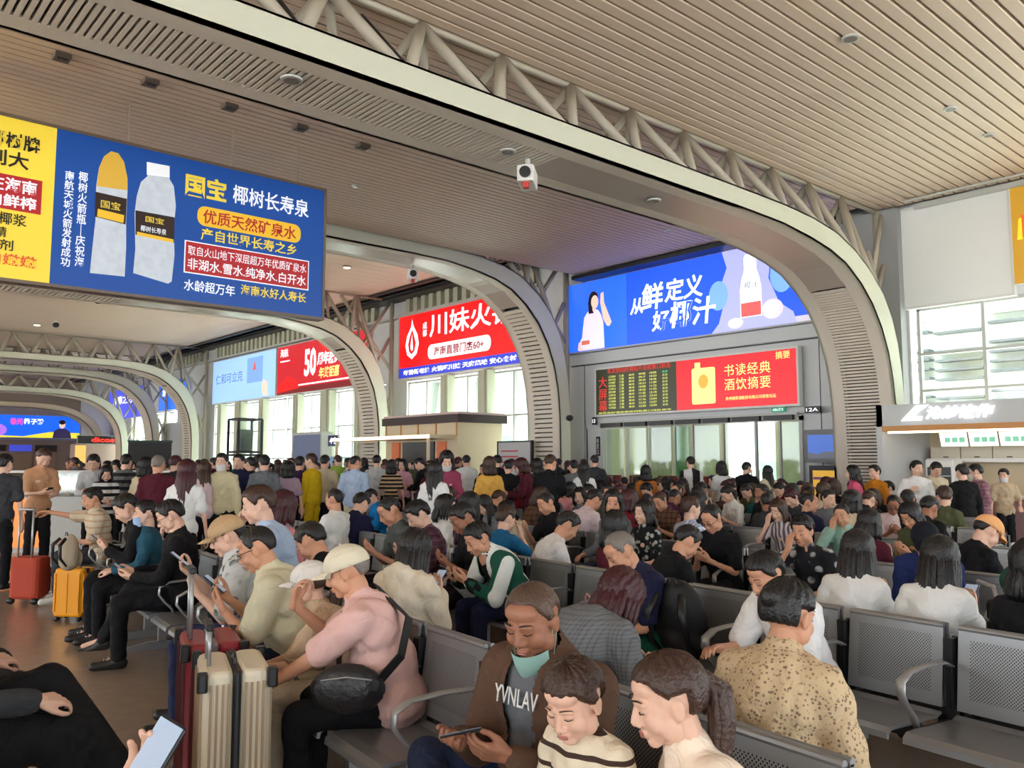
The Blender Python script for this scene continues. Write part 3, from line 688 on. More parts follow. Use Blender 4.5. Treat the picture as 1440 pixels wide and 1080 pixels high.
# cream kiosk in the second bay
t = thing('food_kiosk', 'cream panelled kiosk with dark flat roof edge and a dark opening', 'kiosk')
b = MB(); b.box(17.5, 19.5, 22.8, 27.25, 0, 3.06); b.build('body', m_cream, t)
b = MB(); b.box(17.4, 19.6, 22.65, 27.4, 3.06, 3.34); b.build('roof_edge', mat('roof_plum', (52, 34, 34), .5), t); b = MB(); b.box(17.45, 19.55, 22.7, 27.35, 3.34, 3.42); b.build('roof_cap', mat('roof_pink', (206, 180, 178), .5), t)
b = MB(); b.box(17.44, 17.5, 24.1, 26.05, .2, 2.42); b.build('opening', mat('opening_black', (30, 32, 34), .3), t)
for y_, w_ in ((26.25, .5), (23.4, .5)): b = MB(); b.box(17.43, 17.5, y_, y_ + w_, .2, 2.42); b.build('orange_panel', mat('panel_orange', (226, 120, 74), .5), t)
for y_ in (22.8, 24.0, 25.1, 26.2, 27.2): b = MB(); b.box(17.46, 17.5, y_, y_ + .05, 2.6, 3.06); b.build('panel_batten', m_oak, t)
b = MB(); b.box(16.4, 17.5, 22.9, 29.4, 2.5, 2.62); b.build('canopy', m_cream, t); b = MB(); b.box(16.36, 16.4, 22.9, 29.4, 2.5, 2.62); b.build('canopy_light', emat('strip_soft', (255, 222, 190), 1.4), t)
b = MB(); b.tube([(16.5, 29.2, 0), (16.5, 29.2, 2.5)], .06, 8); b.tube([(16.5, 23.1, 0), (16.5, 23.1, 2.5)], .06, 8); b.build('canopy_post', m_cream, t)
t = banner('small blue and white direction sign left of the cream kiosk', wallM(16.9, 30.6, 2.35), .8, .42, mat('sign_navyblue', (36, 44, 92), .5, emit=.15), 'direction_sign', cat='sign', fr=.02, depth=.06); lettering('4 5', e_white, t, wallM(16.9, 30.6, 2.35), .12, .08, w=.5, h=.26, depth=.006)
t = banner('freestanding pale blue information board below the small direction sign', wallM(17.1, 31.0, .9), 1.1, 1.0, mat('board_blue', (110, 160, 196), .5, emit=.15), 'information_board', cat='board', fr=.03, depth=.06)
b = MB(); b.box(17.1, 17.16, 30.8, 30.9, 0, .9); b.box(17.1, 17.16, 30.0, 30.1, 0, .9); b.build('post', m_frame, t)
t = banner('blue poster wall with dim sunset picture between the pale window piers', wallM(18.4, 36.6, 0), 2.6, 2.95, mat('poster_dusk', (104, 116, 150), .4, emit=.12), 'advertising_box', cat='poster', fr=.12, depth=.5)
t = banner('grey framed notice board with red lines beside the second arch foot', wallM(18.3, 21.6, .6), 1.6, 1.75, mat('notice_grey', (176, 178, 180), .4), 'notice_board', cat='board', fr=.05, depth=.1, frame=m_dark)
for k in range(4): plate(wallM(18.3, 21.6, .6), rect(.15, .9 + k * .18, 1.0, .95 + k * .18), mat('print_redline', (190, 70, 80), .5), t, .006, .003)
for y_ in (21.5, 20.1): b = MB(); b.box(18.32, 18.38, y_, y_ + .06, 0, .6); b.build('leg', m_dark, t)
# black steel frame tower
t = thing('lift_frame', 'open black steel lift frame with glass sides below the pale blue banner', 'lift')
cx_, cy_ = 17.5, 40.0; w_ = .6; H_ = 3.8
for sx in (-1, 1):
    for sy in (-1, 1): b = MB(); b.box(cx_ + sx * w_ - .05, cx_ + sx * w_ + .05, cy_ + sy * w_ - .05, cy_ + sy * w_ + .05, 0, H_); b.build('post', m_dark, t)
for z_ in (.1, 2.0, 2.15, 3.75):
    b = MB()
    for s_ in (-1, 1): b.box(cx_ - w_, cx_ + w_, cy_ + s_ * w_ - .04, cy_ + s_ * w_ + .04, z_, z_ + .1); b.box(cx_ + s_ * w_ - .04, cx_ + s_ * w_ + .04, cy_ - w_, cy_ + w_, z_, z_ + .1)
    b.build('ring_beam', m_dark, t)
b = MB(); b.box(cx_ - .3, cx_ + .2, cy_ - .3, cy_ + .3, 2.25, 3.3); b.build('machinery', mat('machinery_grey', (90, 92, 94), .4), t)
b = MB(); b.box(cx_ - w_, cx_ + w_, cy_ - w_ - .01, cy_ - w_, .2, 3.7); b.build('glass_side', m_glass, t)
# black booth
b = MB(); b.box(-.75, .75, -.6, .6, 0, 2.45); t = thing('ticket_booth', 'plain black booth among the standing crowd at left', 'booth', (10.9, 33.5, 0), R(-20)); b.build('cabinet', mat('booth_black', (18, 19, 20), .5), t)
b = MB(); b.box(-.78, .78, -.63, .63, 2.45, 2.52); b.build('roof', mat('booth_green', (30, 60, 44), .5), t)
t = banner('red edged notice panel on the wall behind the black booth', wallM(XW - .25, 58.5, 2.0), 5.2, 2.2, mat('notice_grey', (176, 178, 180), .4), 'notice_board', cat='board', fr=.1); plate(wallM(XW - .25, 58.5, 2.0), rect(3.9, .1, 5.0, 2.1), emat('lit_red', (206, 22, 36), .7), t, .006, .004)
# counters and shops at the far left end
t = thing('food_counter', 'glass fronted food counter with an orange lit picture at left', 'counter', (4.3, 18.2, 0), R(-38))
b = MB(); b.box(-2.6, 2.6, -.4, .4, 0, 1.05); b.build('base', m_frame, t); b = MB(); b.box(-1.7, -.1, -.43, -.4, .1, 1.0); b.build('picture', emat('picture_orange', (226, 130, 60), .6), t); b = MB(); b.box(-2.6, 2.6, -.42, -.40, 1.05, 1.5); b.build('glass_guard', m_glass, t)
b = MB(); b.box(-2.6, 2.6, -.44, .44, 1.5, 1.54); b.build('top_rail', m_white, t)
for x_ in np.arange(-2.5, 2.6, .5): b = MB(); b.box(x_ - .015, x_ + .015, -.44, -.40, 1.05, 1.5); b.build('guard_post', m_frame, t)
t = banner('dark shop sign with glowing red lettering at the far left end', frontM(66, 16.4, 3.05), 3.2, .55, m_dark, 'shop_sign', cat='sign', fr=.03); lettering('dicos', emat('lit_neonred', (240, 50, 40), 1.2), t, frontM(66, 16.4, 3.05), .9, .1, w=1.6, h=.36, depth=.02, bold=.03)
b = MB(); b.box(16.3, 19.7, 66.2, 67.5, 0, 3.0); o = b.build('shop_front', mat('shop_pink', (196, 172, 160), .5), t)
b = MB(); b.box(16.3, 17.0, 66.1, 66.2, .5, 2.9); b.build('lit_panel', emat('panel_gold', (226, 180, 96), .6), t)
t = thing('shop_row', 'row of brown shop fronts under the far end screen', 'shop')
b = MB(); b.box(8.5, 19.6, 78, 79.4, 0, 3.5); b.build('wall', mat('shop_taupe', (150, 128, 116), .6), t)
for k in range(5): b = MB(); b.box(8.8 + k * 1.85, 10.4 + k * 1.85, 77.9, 78, .3, 2.4); b.build('opening', mat('opening_warm', (120, 96, 80), .5, emit=.15), t); b = MB(); b.box(8.8 + k * 1.85, 10.4 + k * 1.85, 77.85, 78, 2.6, 3.1); b.build('fascia', (emat('fascia_blue', (60, 70, 190), .6) if k == 3 else mat('fascia_dark', (50, 42, 40), .5)), t)
for k in range(5):
    t = thing('massage_chair', 'dark red high back massage chair before the doors, %s' % ('nearest the board corner', 'second from the grey wall', 'middle one of the row', 'fourth from the grey wall', 'last towards the arch')[k], 'chair', (18.7, 18.2 - k * 1.05, 0), R(90), 'red massage chairs along the doors'); mr = mat('leather_maroon', (120, 36, 34), .5)
    b = MB(); b.rbox(-.36, .36, -.4, .4, 0, .5, .08); b.build('seat', mr, t); b = MB(); b.rbox(-.33, .33, -.42, -.2, .45, 1.32, .08); b.build('backrest', mr, t)
    for sx in (-1, 1): b = MB(); b.rbox(sx * .38 - .07, sx * .38 + .07, -.35, .4, .1, .72, .05); b.build('armrest', mr, t)
    b = MB(); b.rbox(-.16, .16, -.24, -.14, 1.1, 1.3, .03); b.build('head_pillow', mat('pillow_olive', (120, 130, 96), .7), t)
# ceiling fittings
k = 0
for px, py in ((87, 82), (211, 118), (323, 152), (422, 181), (510, 207)):
    r_ = ray(px, py); q = (7.70 - EYE) / r_[2]; t = thing('ceiling_spotlight', 'small square dark spotlight box on the slats, %s' % ('far left of the five', 'second of the five', 'middle of the five', 'fourth of the five', 'rightmost of the five')[k], 'spotlight', (r_[0] * q, r_[1] * q, 7.7), 0, 'square ceiling spotlights'); k += 1
    b = MB(); b.box(-.11, .11, -.11, .11, -.02, .05); b.build('housing', mat('housing_brown', (96, 84, 76), .5), t); b = MB(); b.box(-.075, .075, -.075, .075, -.03, -.02); b.build('lens', m_dark, t); b = MB(); b.box(-.07, .07, -.02, .02, -.045, -.03); b.build('louvre', mat('housing_brown', (96, 84, 76), .5), t)
k = 0
for px, py, z_, sz in ((410, 112, 6.23, .13), (714, 213, 6.23, .12), (920, 282, 6.22, .12), (1196, 54, 7.74, .13), (1337, 153, 7.74, .11), (1390, 190, 7.74, .10), (488, 376, 8.66, .16), (940, 325, 7.74, .1), (52, 457, 8.66, .2), (500, 262, 7.74, .09)):
    r_ = ray(px, py); q = (z_ - EYE) / r_[2]; lit = px in (488, 52)
    nm = ('set in the arch soffit above the hanging banner', 'in the arch soffit left of the camera box', 'in the arch soffit above the blue banner', 'large one in the right ceiling slats', 'in the right ceiling slats near the yellow banner', 'small one nearest the yellow banner', 'glowing warm beside the hanging banner', 'near the wall above the blue banner', 'faintly lit one above the far trusses', 'small one in the middle slats')[k]; k += 1
    t = thing('downlight', 'round recessed downlight %s' % nm, 'light', (r_[0] * q, r_[1] * q, z_), 0)
    b = MB(); b.tube([(0, 0, .01), (0, 0, -.015)], [sz, sz], 20); b.build('ring', m_frame, t, smooth=False); b = MB(); b.tube([(0, 0, -.016), (0, 0, -.02)], sz * .72, 20); b.build('lens', emat('lamp_warm', (255, 214, 160), 8.0) if lit else mat('lens_grey', (120, 112, 104), .2), t)
# security cameras
def cctv(label, p, rz, m1=None, sc=1.0):
    t = thing('security_camera', label, 'camera', p, rz); t.scale = (sc,) * 3
    b = MB(); b.box(-.03, .03, -.17, -.1, -.36, -.30); b.build('tag', mat('tag_red', (196, 60, 50), .5), t)
    b = MB(); b.rbox(-.09, .09, -.2, .16, -.30, -.12, .03); b.build('housing', m_white, t); b = MB(); b.tube([(0, .0, 0), (0, 0, -.13)], .03, 8); b.build('bracket', m_frame, t); b = MB(); b.tube([(0, -.2, -.21), (0, -.23, -.21)], .06, 12); b.build('lens', m1 or m_dark, t)
    return t
r_ = ray(742, 224); q = (6.22 - EYE) / r_[2]; cctv('white boxy security camera with a red tag under the nearest arch', (r_[0] * q, r_[1] * q, 6.22), R(-50), None, 1.4)
r_ = ray(580, 372); q = (7.4 - EYE) / r_[2]; cctv('small white security camera under the second arch', (r_[0] * q, r_[1] * q, 7.4), R(-30), None, 1.6)
t = thing('security_camera', 'small dome security camera on the second arch leg', 'camera', (18.98, 18.9, 3.1)); b = MB(); b.ell((0, 0, 0), (.12, .12, .1)); b.build('dome', m_dark, t, smooth=True); b = MB(); b.box(-.05, .05, 0, .12, .03, .12); b.build('bracket', m_white, t)
for i, (px, py) in enumerate(((79, 452), (138, 417))):
    r_ = ray(px, py); q = (8.6 - EYE) / r_[2]; t = thing('security_camera', ('dark dome camera hanging from the far ceiling, left', 'dark dome camera just under the hanging banner edge')[i], 'camera', (r_[0] * q, r_[1] * q, 8.68)); b = MB(); b.tube([(0, 0, 0), (0, 0, -.18)], .04, 8); b.build('stem', m_white, t); b = MB(); b.ell((0, 0, -.26), (.16, .16, .13)); b.build('dome', m_dark, t, smooth=True)
# buildings outside
t = thing('office_building', 'pale building with wavy dark louvres seen through the right hand window', 'building')
b = MB(); b.box(34, 44, -12, 16, 0, 14); b.build('walls', mat('far_white', (226, 226, 222), .7), t)
for k in range(16):
    b = MB()
    for s_ in range(14):
        y_ = -11 + s_ * 1.9; b.box(33.4, 33.9, y_, y_ + 1.7, 1.2 + k * .36 + .1 * (s_ % 3), 1.28 + k * .36 + .1 * (s_ % 3))
    if k % 5 != 4: tag(b.build('louvre_row', mat('louvre_grey', (96, 98, 104), .5), t), kind='stuff')
for z_ in (3.2, 7.2): b = MB(); b.box(33.2, 34, -12, 16, z_, z_ + .4); b.build('floor_slab', mat('far_white', (226, 226, 222), .7), t)
t = thing('canopy_building', 'white building with slanting struts and mint panels outside the bright windows', 'building')
b = MB(); b.box(40, 52, 22, 75, 0, 11); b.build('walls', mat('far_white', (226, 226, 222), .7), t)
for k in range(9): b = MB(); b.box(39.8, 40, 23 + k * 5.6, 26 + k * 5.6, .5, 3.6); b.build('mint_panel', mat('far_mint', (160, 206, 186), .5), t); b = MB(); b.tube([(36, 23 + k * 5.6, 0), (39.6, 26.5 + k * 5.6, 8)], .3, 8); b.build('strut', mat('far_grey', (180, 184, 180), .5), t)
b = MB(); b.box(34, 41, 21, 75, 8, 8.5); b.build('roof', mat('far_grey', (180, 184, 180), .5), t)
# ================================================================== people
def remesh(mb, vox, it=3, fac=.5, mi=None):
    me = mb.mesh('tmp'); bm = bmesh.new(); bm.from_mesh(me); bmesh.ops.recalc_face_normals(bm, faces=bm.faces); bm.to_mesh(me); bm.free()
    o = bpy.data.objects.new('tmp', me)
    r = o.modifiers.new('r', 'REMESH'); r.mode = 'VOXEL'; r.voxel_size = vox
    if it: s = o.modifiers.new('s', 'SMOOTH'); s.factor = fac; s.iterations = it
    out = evaluate(o); bpy.data.meshes.remove(me)
    v = np.empty(len(out.vertices) * 3, dtype=np.float32); out.vertices.foreach_get('co', v)
    fs = [tuple(p.vertices) for p in out.polygons]; bpy.data.meshes.remove(out)
    return v.reshape(-1, 3), fs
def merge(parts, name, mats):
    """parts: (verts, faces, material index)"""
    V = []; Fc = []; mi = []; n = 0
    for v, f, m in parts:
        V.append(np.asarray(v, dtype=np.float32).reshape(-1, 3)); Fc += [tuple(i + n for i in q) for q in f]; mi += [m] * len(f); n += len(V[-1])
    me = bpy.data.meshes.new(name); me.from_pydata(np.concatenate(V).tolist(), [], Fc)
    for m in mats: me.materials.append(m)
    me.polygons.foreach_set('material_index', mi); me.polygons.foreach_set('use_smooth', [True] * len(Fc)); me.update()
    return me

m_skins = [mat('skin_%s' % n, c, .5, noise=.05, nscale=12, spec=.35) for n, c in (('light', (226, 182, 158)), ('tan', (206, 152, 122)), ('brown', (158, 108, 84)))]
m_feat = mat('brow_dark', (34, 24, 22), .7); m_lip = mat('lip', (184, 118, 106), .55)
def hairmat(n, c):
    m = mat('hair_' + n, c, .42, bump=.35, bscale=90); return m
H_COL = {'black': hairmat('black', (22, 19, 19)), 'brown': hairmat('brown', (62, 40, 30)), 'maroon': hairmat('maroon', (64, 22, 28)), 'grey': hairmat('grey', (120, 112, 104)), 'shaved': hairmat('shaved', (84, 62, 50))}

def cloth(name, rgb, kind='plain', c2=(240, 240, 240), sc=30, ax=2):
    """fabric with folds; stripes, checks and flowers are woven or printed on it"""
    key = 'cloth_%s_%s_%s_%s_%s' % (name, rgb, kind, c2, sc)
    if key in MATS: return MATS[key]
    m = bpy.data.materials.new('cloth_' + name); m.use_nodes = True; nt = m.node_tree; b = nt.nodes['Principled BSDF']
    b.inputs['Roughness'].default_value = .85; b.inputs['Specular IOR Level'].default_value = .2
    tc = nt.nodes.new('ShaderNodeTexCoord'); N = nt.nodes.new; Lk = nt.links.new
    col = lin(rgb) + (1,); b.inputs['Base Color'].default_value = col
    def mixto(fac, a, c):
        x = N('ShaderNodeMix'); x.data_type = 'RGBA'; Lk(fac, x.inputs['Factor']); x.inputs['A'].default_value = a; x.inputs['B'].default_value = c; Lk(x.outputs['Result'], b.inputs['Base Color']); return x
    def stripe(axis, s_, th=.5):
        sp = N('ShaderNodeSeparateXYZ'); Lk(tc.outputs['Object'], sp.inputs[0])
        a = N('ShaderNodeMath'); a.operation = 'MULTIPLY'; a.inputs[1].default_value = s_; Lk(sp.outputs[axis], a.inputs[0])
        f = N('ShaderNodeMath'); f.operation = 'FRACT'; Lk(a.outputs[0], f.inputs[0])
        g = N('ShaderNodeMath'); g.operation = 'GREATER_THAN'; g.inputs[1].default_value = th; Lk(f.outputs[0], g.inputs[0]); return g
    if kind == 'stripe': mixto(stripe(2, sc).outputs[0], col, lin(c2) + (1,))
    elif kind == 'thinstripe': mixto(stripe(2, sc, .76).outputs[0], col, lin(c2) + (1,))
    elif kind == 'vstripe': mixto(stripe(0, sc).outputs[0], col, lin(c2) + (1,))
    elif kind == 'plaid':
        g1 = stripe(2, sc, .7); g2 = stripe(0, sc, .7); ad = N('ShaderNodeMath'); ad.operation = 'ADD'; Lk(g1.outputs[0], ad.inputs[0]); Lk(g2.outputs[0], ad.inputs[1])
        hf = N('ShaderNodeMath'); hf.operation = 'MULTIPLY'; hf.inputs[1].default_value = .5; Lk(ad.outputs[0], hf.inputs[0]); mixto(hf.outputs[0], col, lin(c2) + (1,))
    elif kind in ('floral', 'print'):
        v = N('ShaderNodeTexVoronoi'); v.inputs['Scale'].default_value = sc; Lk(tc.outputs['Object'], v.inputs['Vector'])
        r = N('ShaderNodeValToRGB'); r.color_ramp.elements[0].position = .28; r.color_ramp.elements[0].color = lin(c2) + (1,); r.color_ramp.elements[1].position = .4; r.color_ramp.elements[1].color = col
        Lk(v.outputs['Distance'], r.inputs[0])
        n = N('ShaderNodeTexNoise'); n.inputs['Scale'].default_value = sc * .5; Lk(tc.outputs['Object'], n.inputs['Vector'])
        x = N('ShaderNodeMix'); x.data_type = 'RGBA'; x.inputs['B'].default_value = col
        r2 = N('ShaderNodeValToRGB'); r2.color_ramp.elements[0].position = .5; r2.color_ramp.elements[1].position = .66; Lk(n.outputs['Fac'], r2.inputs[0]); Lk(r2.outputs[0], x.inputs['Factor']); Lk(r.outputs[0], x.inputs['A'])
        Lk(x.outputs['Result'], b.inputs['Base Color'])
    n2 = N('ShaderNodeTexNoise'); n2.inputs['Scale'].default_value = 7; n2.inputs['Detail'].default_value = 3; n2.inputs['Distortion'].default_value = 1.2; Lk(tc.outputs['Object'], n2.inputs['Vector'])
    bp = N('ShaderNodeBump'); bp.inputs['Strength'].default_value = .55; bp.inputs['Distance'].default_value = .05; Lk(n2.outputs['Fac'], bp.inputs['Height']); Lk(bp.outputs['Normal'], b.inputs['Normal'])
    MATS[key] = m; return m

def ik(a, b, l1, l2, hint):
    d = b - a; L = max(.05, min(d.length, (l1 + l2) * .995)); dn = d.normalized(); x = (l1 * l1 - l2 * l2 + L * L) / (2 * L)
    h = math.sqrt(max(0, l1 * l1 - x * x)); pr = (hint - dn * hint.dot(dn))
    if pr.length < 1e-4: pr = Vector((0, 0, 1))
    return a + dn * x + pr.normalized() * h, a + dn * L

def skeleton(P):
    """joints in the person's own space: facing +y, right hand on +x, floor at z=0"""
    s = {}; sit = P.get('sit', True)
    g = P.get('build', 1.0)
    s['hip'] = Vector((0, 0, P.get('hip', .54 if sit else .93)))
    L = R(P.get('lean', 6)); tw = P.get('side', 0)
    d1 = Vector((math.sin(R(tw)) * .5, math.sin(L * .7), math.cos(L * .7))).normalized(); d2 = Vector((math.sin(R(tw)), math.sin(L * 1.25 + .08), math.cos(L * 1.25 + .08))).normalized()
    s['mid'] = s['hip'] + d1 * .22; s['neck'] = s['mid'] + d2 * .27; s['d2'] = d2
    Zr = Matrix.Rotation(R(P.get('twist', 0)), 3, 'Z')
    shw = (.155 if P.get('female') else .168) * g
    for k, sg in (('R', 1), ('L', -1)):
        s['sh' + k] = s['neck'] + Zr @ Vector((sg * shw, 0, 0)) - d2 * .075
    s['chest'] = s['mid'] + d2 * .12
    pit = R(P.get('pitch', 10)); yaw = R(P.get('yaw', 0)); rol = R(P.get('roll', 0))
    nd = Vector((d2.x * .6, d2.y * .6 + math.sin(pit) * .45, 1)).normalized()
    s['H'] = P.get('head_scale', 1.0) * Matrix.Rotation(yaw, 3, 'Z') @ Matrix.Rotation(-pit, 3, 'X') @ Matrix.Rotation(rol, 3, 'Y')
    s['nb'] = s['neck'] + nd * .058
    s['head'] = s['nb'] + s['H'] @ Vector((0, .012, .085))
    Zt = Matrix.Rotation(R(P.get('twist', 0)), 3, 'Z')
    dh = {'R': (.20, .30, .66), 'L': (-.20, .30, .66)} if sit else {'R': (.26, .05, .78), 'L': (-.26, .05, .78)}
    for k, sg in (('R', 1), ('L', -1)):
        t = Vector(P.get('hand' + k, dh[k])); hint = Vector(P.get('elb' + k, (sg * .5, -.35, -1)))
        s['el' + k], s['wr' + k] = ik(s['sh' + k], t, .275, .245, hint)
        s['fd' + k] = (s['wr' + k] - s['el' + k]).normalized()
        hj = s['hip'] + Vector((sg * .085, 0, -.02)); s['hj' + k] = hj
        if sit: kn = Vector(P.get('knee' + k, (sg * .13, .43, .52)))
        else: kn = Vector(P.get('knee' + k, (sg * .09, .02, .49)))
        kn = hj + (kn - hj).normalized() * .43; s['kn' + k] = kn
        ft = Vector(P.get('foot' + k, (sg * .13, .42, .085) if sit else (sg * .10, -.01, .085)))
        s['an' + k] = kn + (ft - kn).normalized() * min(.42, (ft - kn).length if (ft - kn).length > .3 else .42)
        td = Vector(P.get('toe' + k, (sg * .15, 1, 0))).normalized(); s['toe' + k] = s['an' + k] + td * .15 + Vector((0, 0, -.045))
    return s

def hand(s, k, P, vox):
    """palm, four unequal bent fingers and a thumb leaving the side of the palm"""
    w = s['wr' + k]; sg = 1 if k == 'R' else -1
    d = Vector(P.get('hdir' + k, s['fd' + k])).normalized()
    n = Vector(P.get('palm' + k, (-sg * .4, .1, -1) if not P.get('phone') else (-sg * .5, -.2, .8)))
    n = (n - d * n.dot(d)).normalized(); l = d.cross(n)      # l: sideways across the palm
    cu = P.get('curl' + k, P.get('curl', 28)); mb = MB()
    if (l.x * sg) > 0: ts = -1
    else: ts = 1
    for i in range(4):
        o_ = (i - 1.5) * .0195
        mb.cap(w - d * .01 + l * o_ * .55, w + d * (.083 - abs(i - 1.2) * .004) + l * o_, .0155, .0135, n=8)
        L = (.072, .08, .075, .058)[i] if ts > 0 else (.058, .075, .08, .072)[i]
        p = w + d * (.085 - abs(i - 1.2) * .004) + l * o_; a = R(cu * .6); 
        for j, fr in enumerate((.45, .3, .25)):
            dj = d * math.cos(a) + n * math.sin(a); q = p + dj * L * fr
            mb.cap(p, q, .0092 - j * .0009, .0086 - j * .0009, n=8); p = q; a += R(cu)
    b0 = w + d * .018 - l * ts * .018 + n * .006
    b1 = b0 + d * .036 - l * ts * .028 + n * .014; b2 = b1 + d * .032 - l * ts * .006 + n * .010; b3 = b2 + d * .024 + l * ts * .004 + n * .004
    mb.cap(b0, b1, .0165, .0125, n=8); mb.cap(b1, b2, .0115, .0102, n=8); mb.cap(b2, b3, .0102, .0085, n=8)
    mb.cap(w - s['fd' + k] * .05, w + d * .02, .026, .024, n=8)
    return mb

def head_parts(s, P, vox):
    M = s['H']; c = s['head']; mb = MB(); wd = P.get('face_w', 1.0)
    def T(p): return c + M @ Vector((p[0] * wd, p[1], p[2]))
    def E(p, r): mb.ell(T(p), (r[0] * wd, r[1], r[2]), 0, M, 14, 10)
    E((0, -.014, .024), (.076, .094, .087)); E((0, .026, -.016), (.067, .064, .088)); E((0, .028, -.064), (.055, .050, .042)); E((0, .064, -.090), (.027, .021, .019))
    for sg in (1, -1):
        E((sg * .036, .054, -.032), (.030, .028, .032)); E((sg * .077, -.006, -.008), (.010, .019, .031)); E((sg * .083, -.012, .002), (.006, .013, .018))
        E((sg * .030, .0745, .006), (.0155, .0125, .0105)); E((sg * .052, .02, -.055), (.024, .034, .036))
        mb.cap(T((sg * .012, .086, .024)), T((sg * .044, .076, .022)), .0095, .008, n=8)
        E((sg * .0115, .094, -.035), (.0105, .011, .0085))
    mb.cap(T((0, .084, .016)), T((0, .103, -.026)), .0095, .0135, n=8); E((0, .101, -.03), (.0135, .012, .0105))
    E((0, .084, -.058), (.023, .013, .0075)); E((0, .083, -.068), (.019, .013, .0075)); E((0, .05, .055), (.055, .038, .035))
    mb.cap(s['neck'] - Vector((0, .0, .04)), s['nb'] + M @ Vector((0, -.008, .01)), .064 * P.get('build', 1), .057 * (.9 if P.get('female') else 1.04), n=12)
    v, f = remesh(mb, vox, 2, .45)
    parts = [(v, f, 0)]
    q = MB(); look = P.get('eyes', 'down')
    for sg in (1, -1):
        # brow, lash line and, for open eyes, white and iris
        q.cap(T((sg * .016, .0965, .034)), T((sg * .034, .0905, .0365)), .0028, .0026, 1, 6); q.cap(T((sg * .034, .0905, .0365)), T((sg * .049, .079, .031)), .0026, .0012, 1, 6)
        if look == 'open':
            q.ell(T((sg * .030, .0825, .006)), (.0125, .006, .0055), 3, M, 10, 6); q.ell(T((sg * .030, .0872, .006)), (.0052, .003, .0052), 1, M, 8, 6)
            q.cap(T((sg * .018, .0885, .0115)), T((sg * .043, .081, .010)), .0018, .0014, 1, 6)
        else: q.cap(T((sg * .018, .0875, .0)), T((sg * .030, .0885, -.0025)), .0018, .002, 1, 6); q.cap(T((sg * .030, .0885, -.0025)), T((sg * .043, .0805, .0)), .002, .0014, 1, 6)
        q.ell(T((sg * .006, .1055, -.0385)), (.0026, .003, .0016), 1, M, 6, 4)
    q.ell(T((0, .0945, -.0585)), (.021, .0055, .0042), 2, M, 10, 6); q.ell(T((0, .094, -.0665)), (.018, .0055, .005), 2, M, 10, 6); q.cap(T((-.019, .0965, -.0622)), T((.019, .0965, -.0622)), .0011, .0011, 1, 6)
    by = {}
    parts.append((q.v, q.f, None)); return parts, q.m

def torso(mb, s, P, e=0.0, collar=False):
    g = P.get('build', 1.0); fa = P.get('belly', 0)
    f = .9 if P.get('female') else 1
    up = s['d2']; Mt = Vector((0, 0, 1)).rotation_difference(up).to_matrix() @ Matrix.Rotation(R(P.get('twist', 0)), 3, 'Z')
    mb.ell(s['hip'] + Vector((0, 0, .0)), (.165 * g + e, .115 * g + e, .115 + e), 0, None, 16, 10)
    mb.ell(s['mid'] + Vector((0, fa * .5, -.06)), (.142 * g * f + fa * .4 + e, .102 * g + fa + e, .15 + e), 0, Mt, 16, 10)
    mb.ell(s['chest'] + up * .0, (.158 * g * f + e, .112 * g + e, .16 + e), 0, Mt, 16, 10)
    if P.get('female'): mb.ell(s['chest'] + Mt @ Vector((0, .06, -.01)), (.115, .06, .06), 0, Mt)
    a, b = s['shL'], s['shR']; m = s['neck'] - up * .05
    mb.cap(a, m, .050 + e, .066 + e, n=12); mb.cap(b, m, .050 + e, .066 + e, n=12)
    mb.cap(s['neck'] - up * .06, s['neck'] + up * (.0 if not collar else .012), .085 + e, .058 + e * .6, n=12)

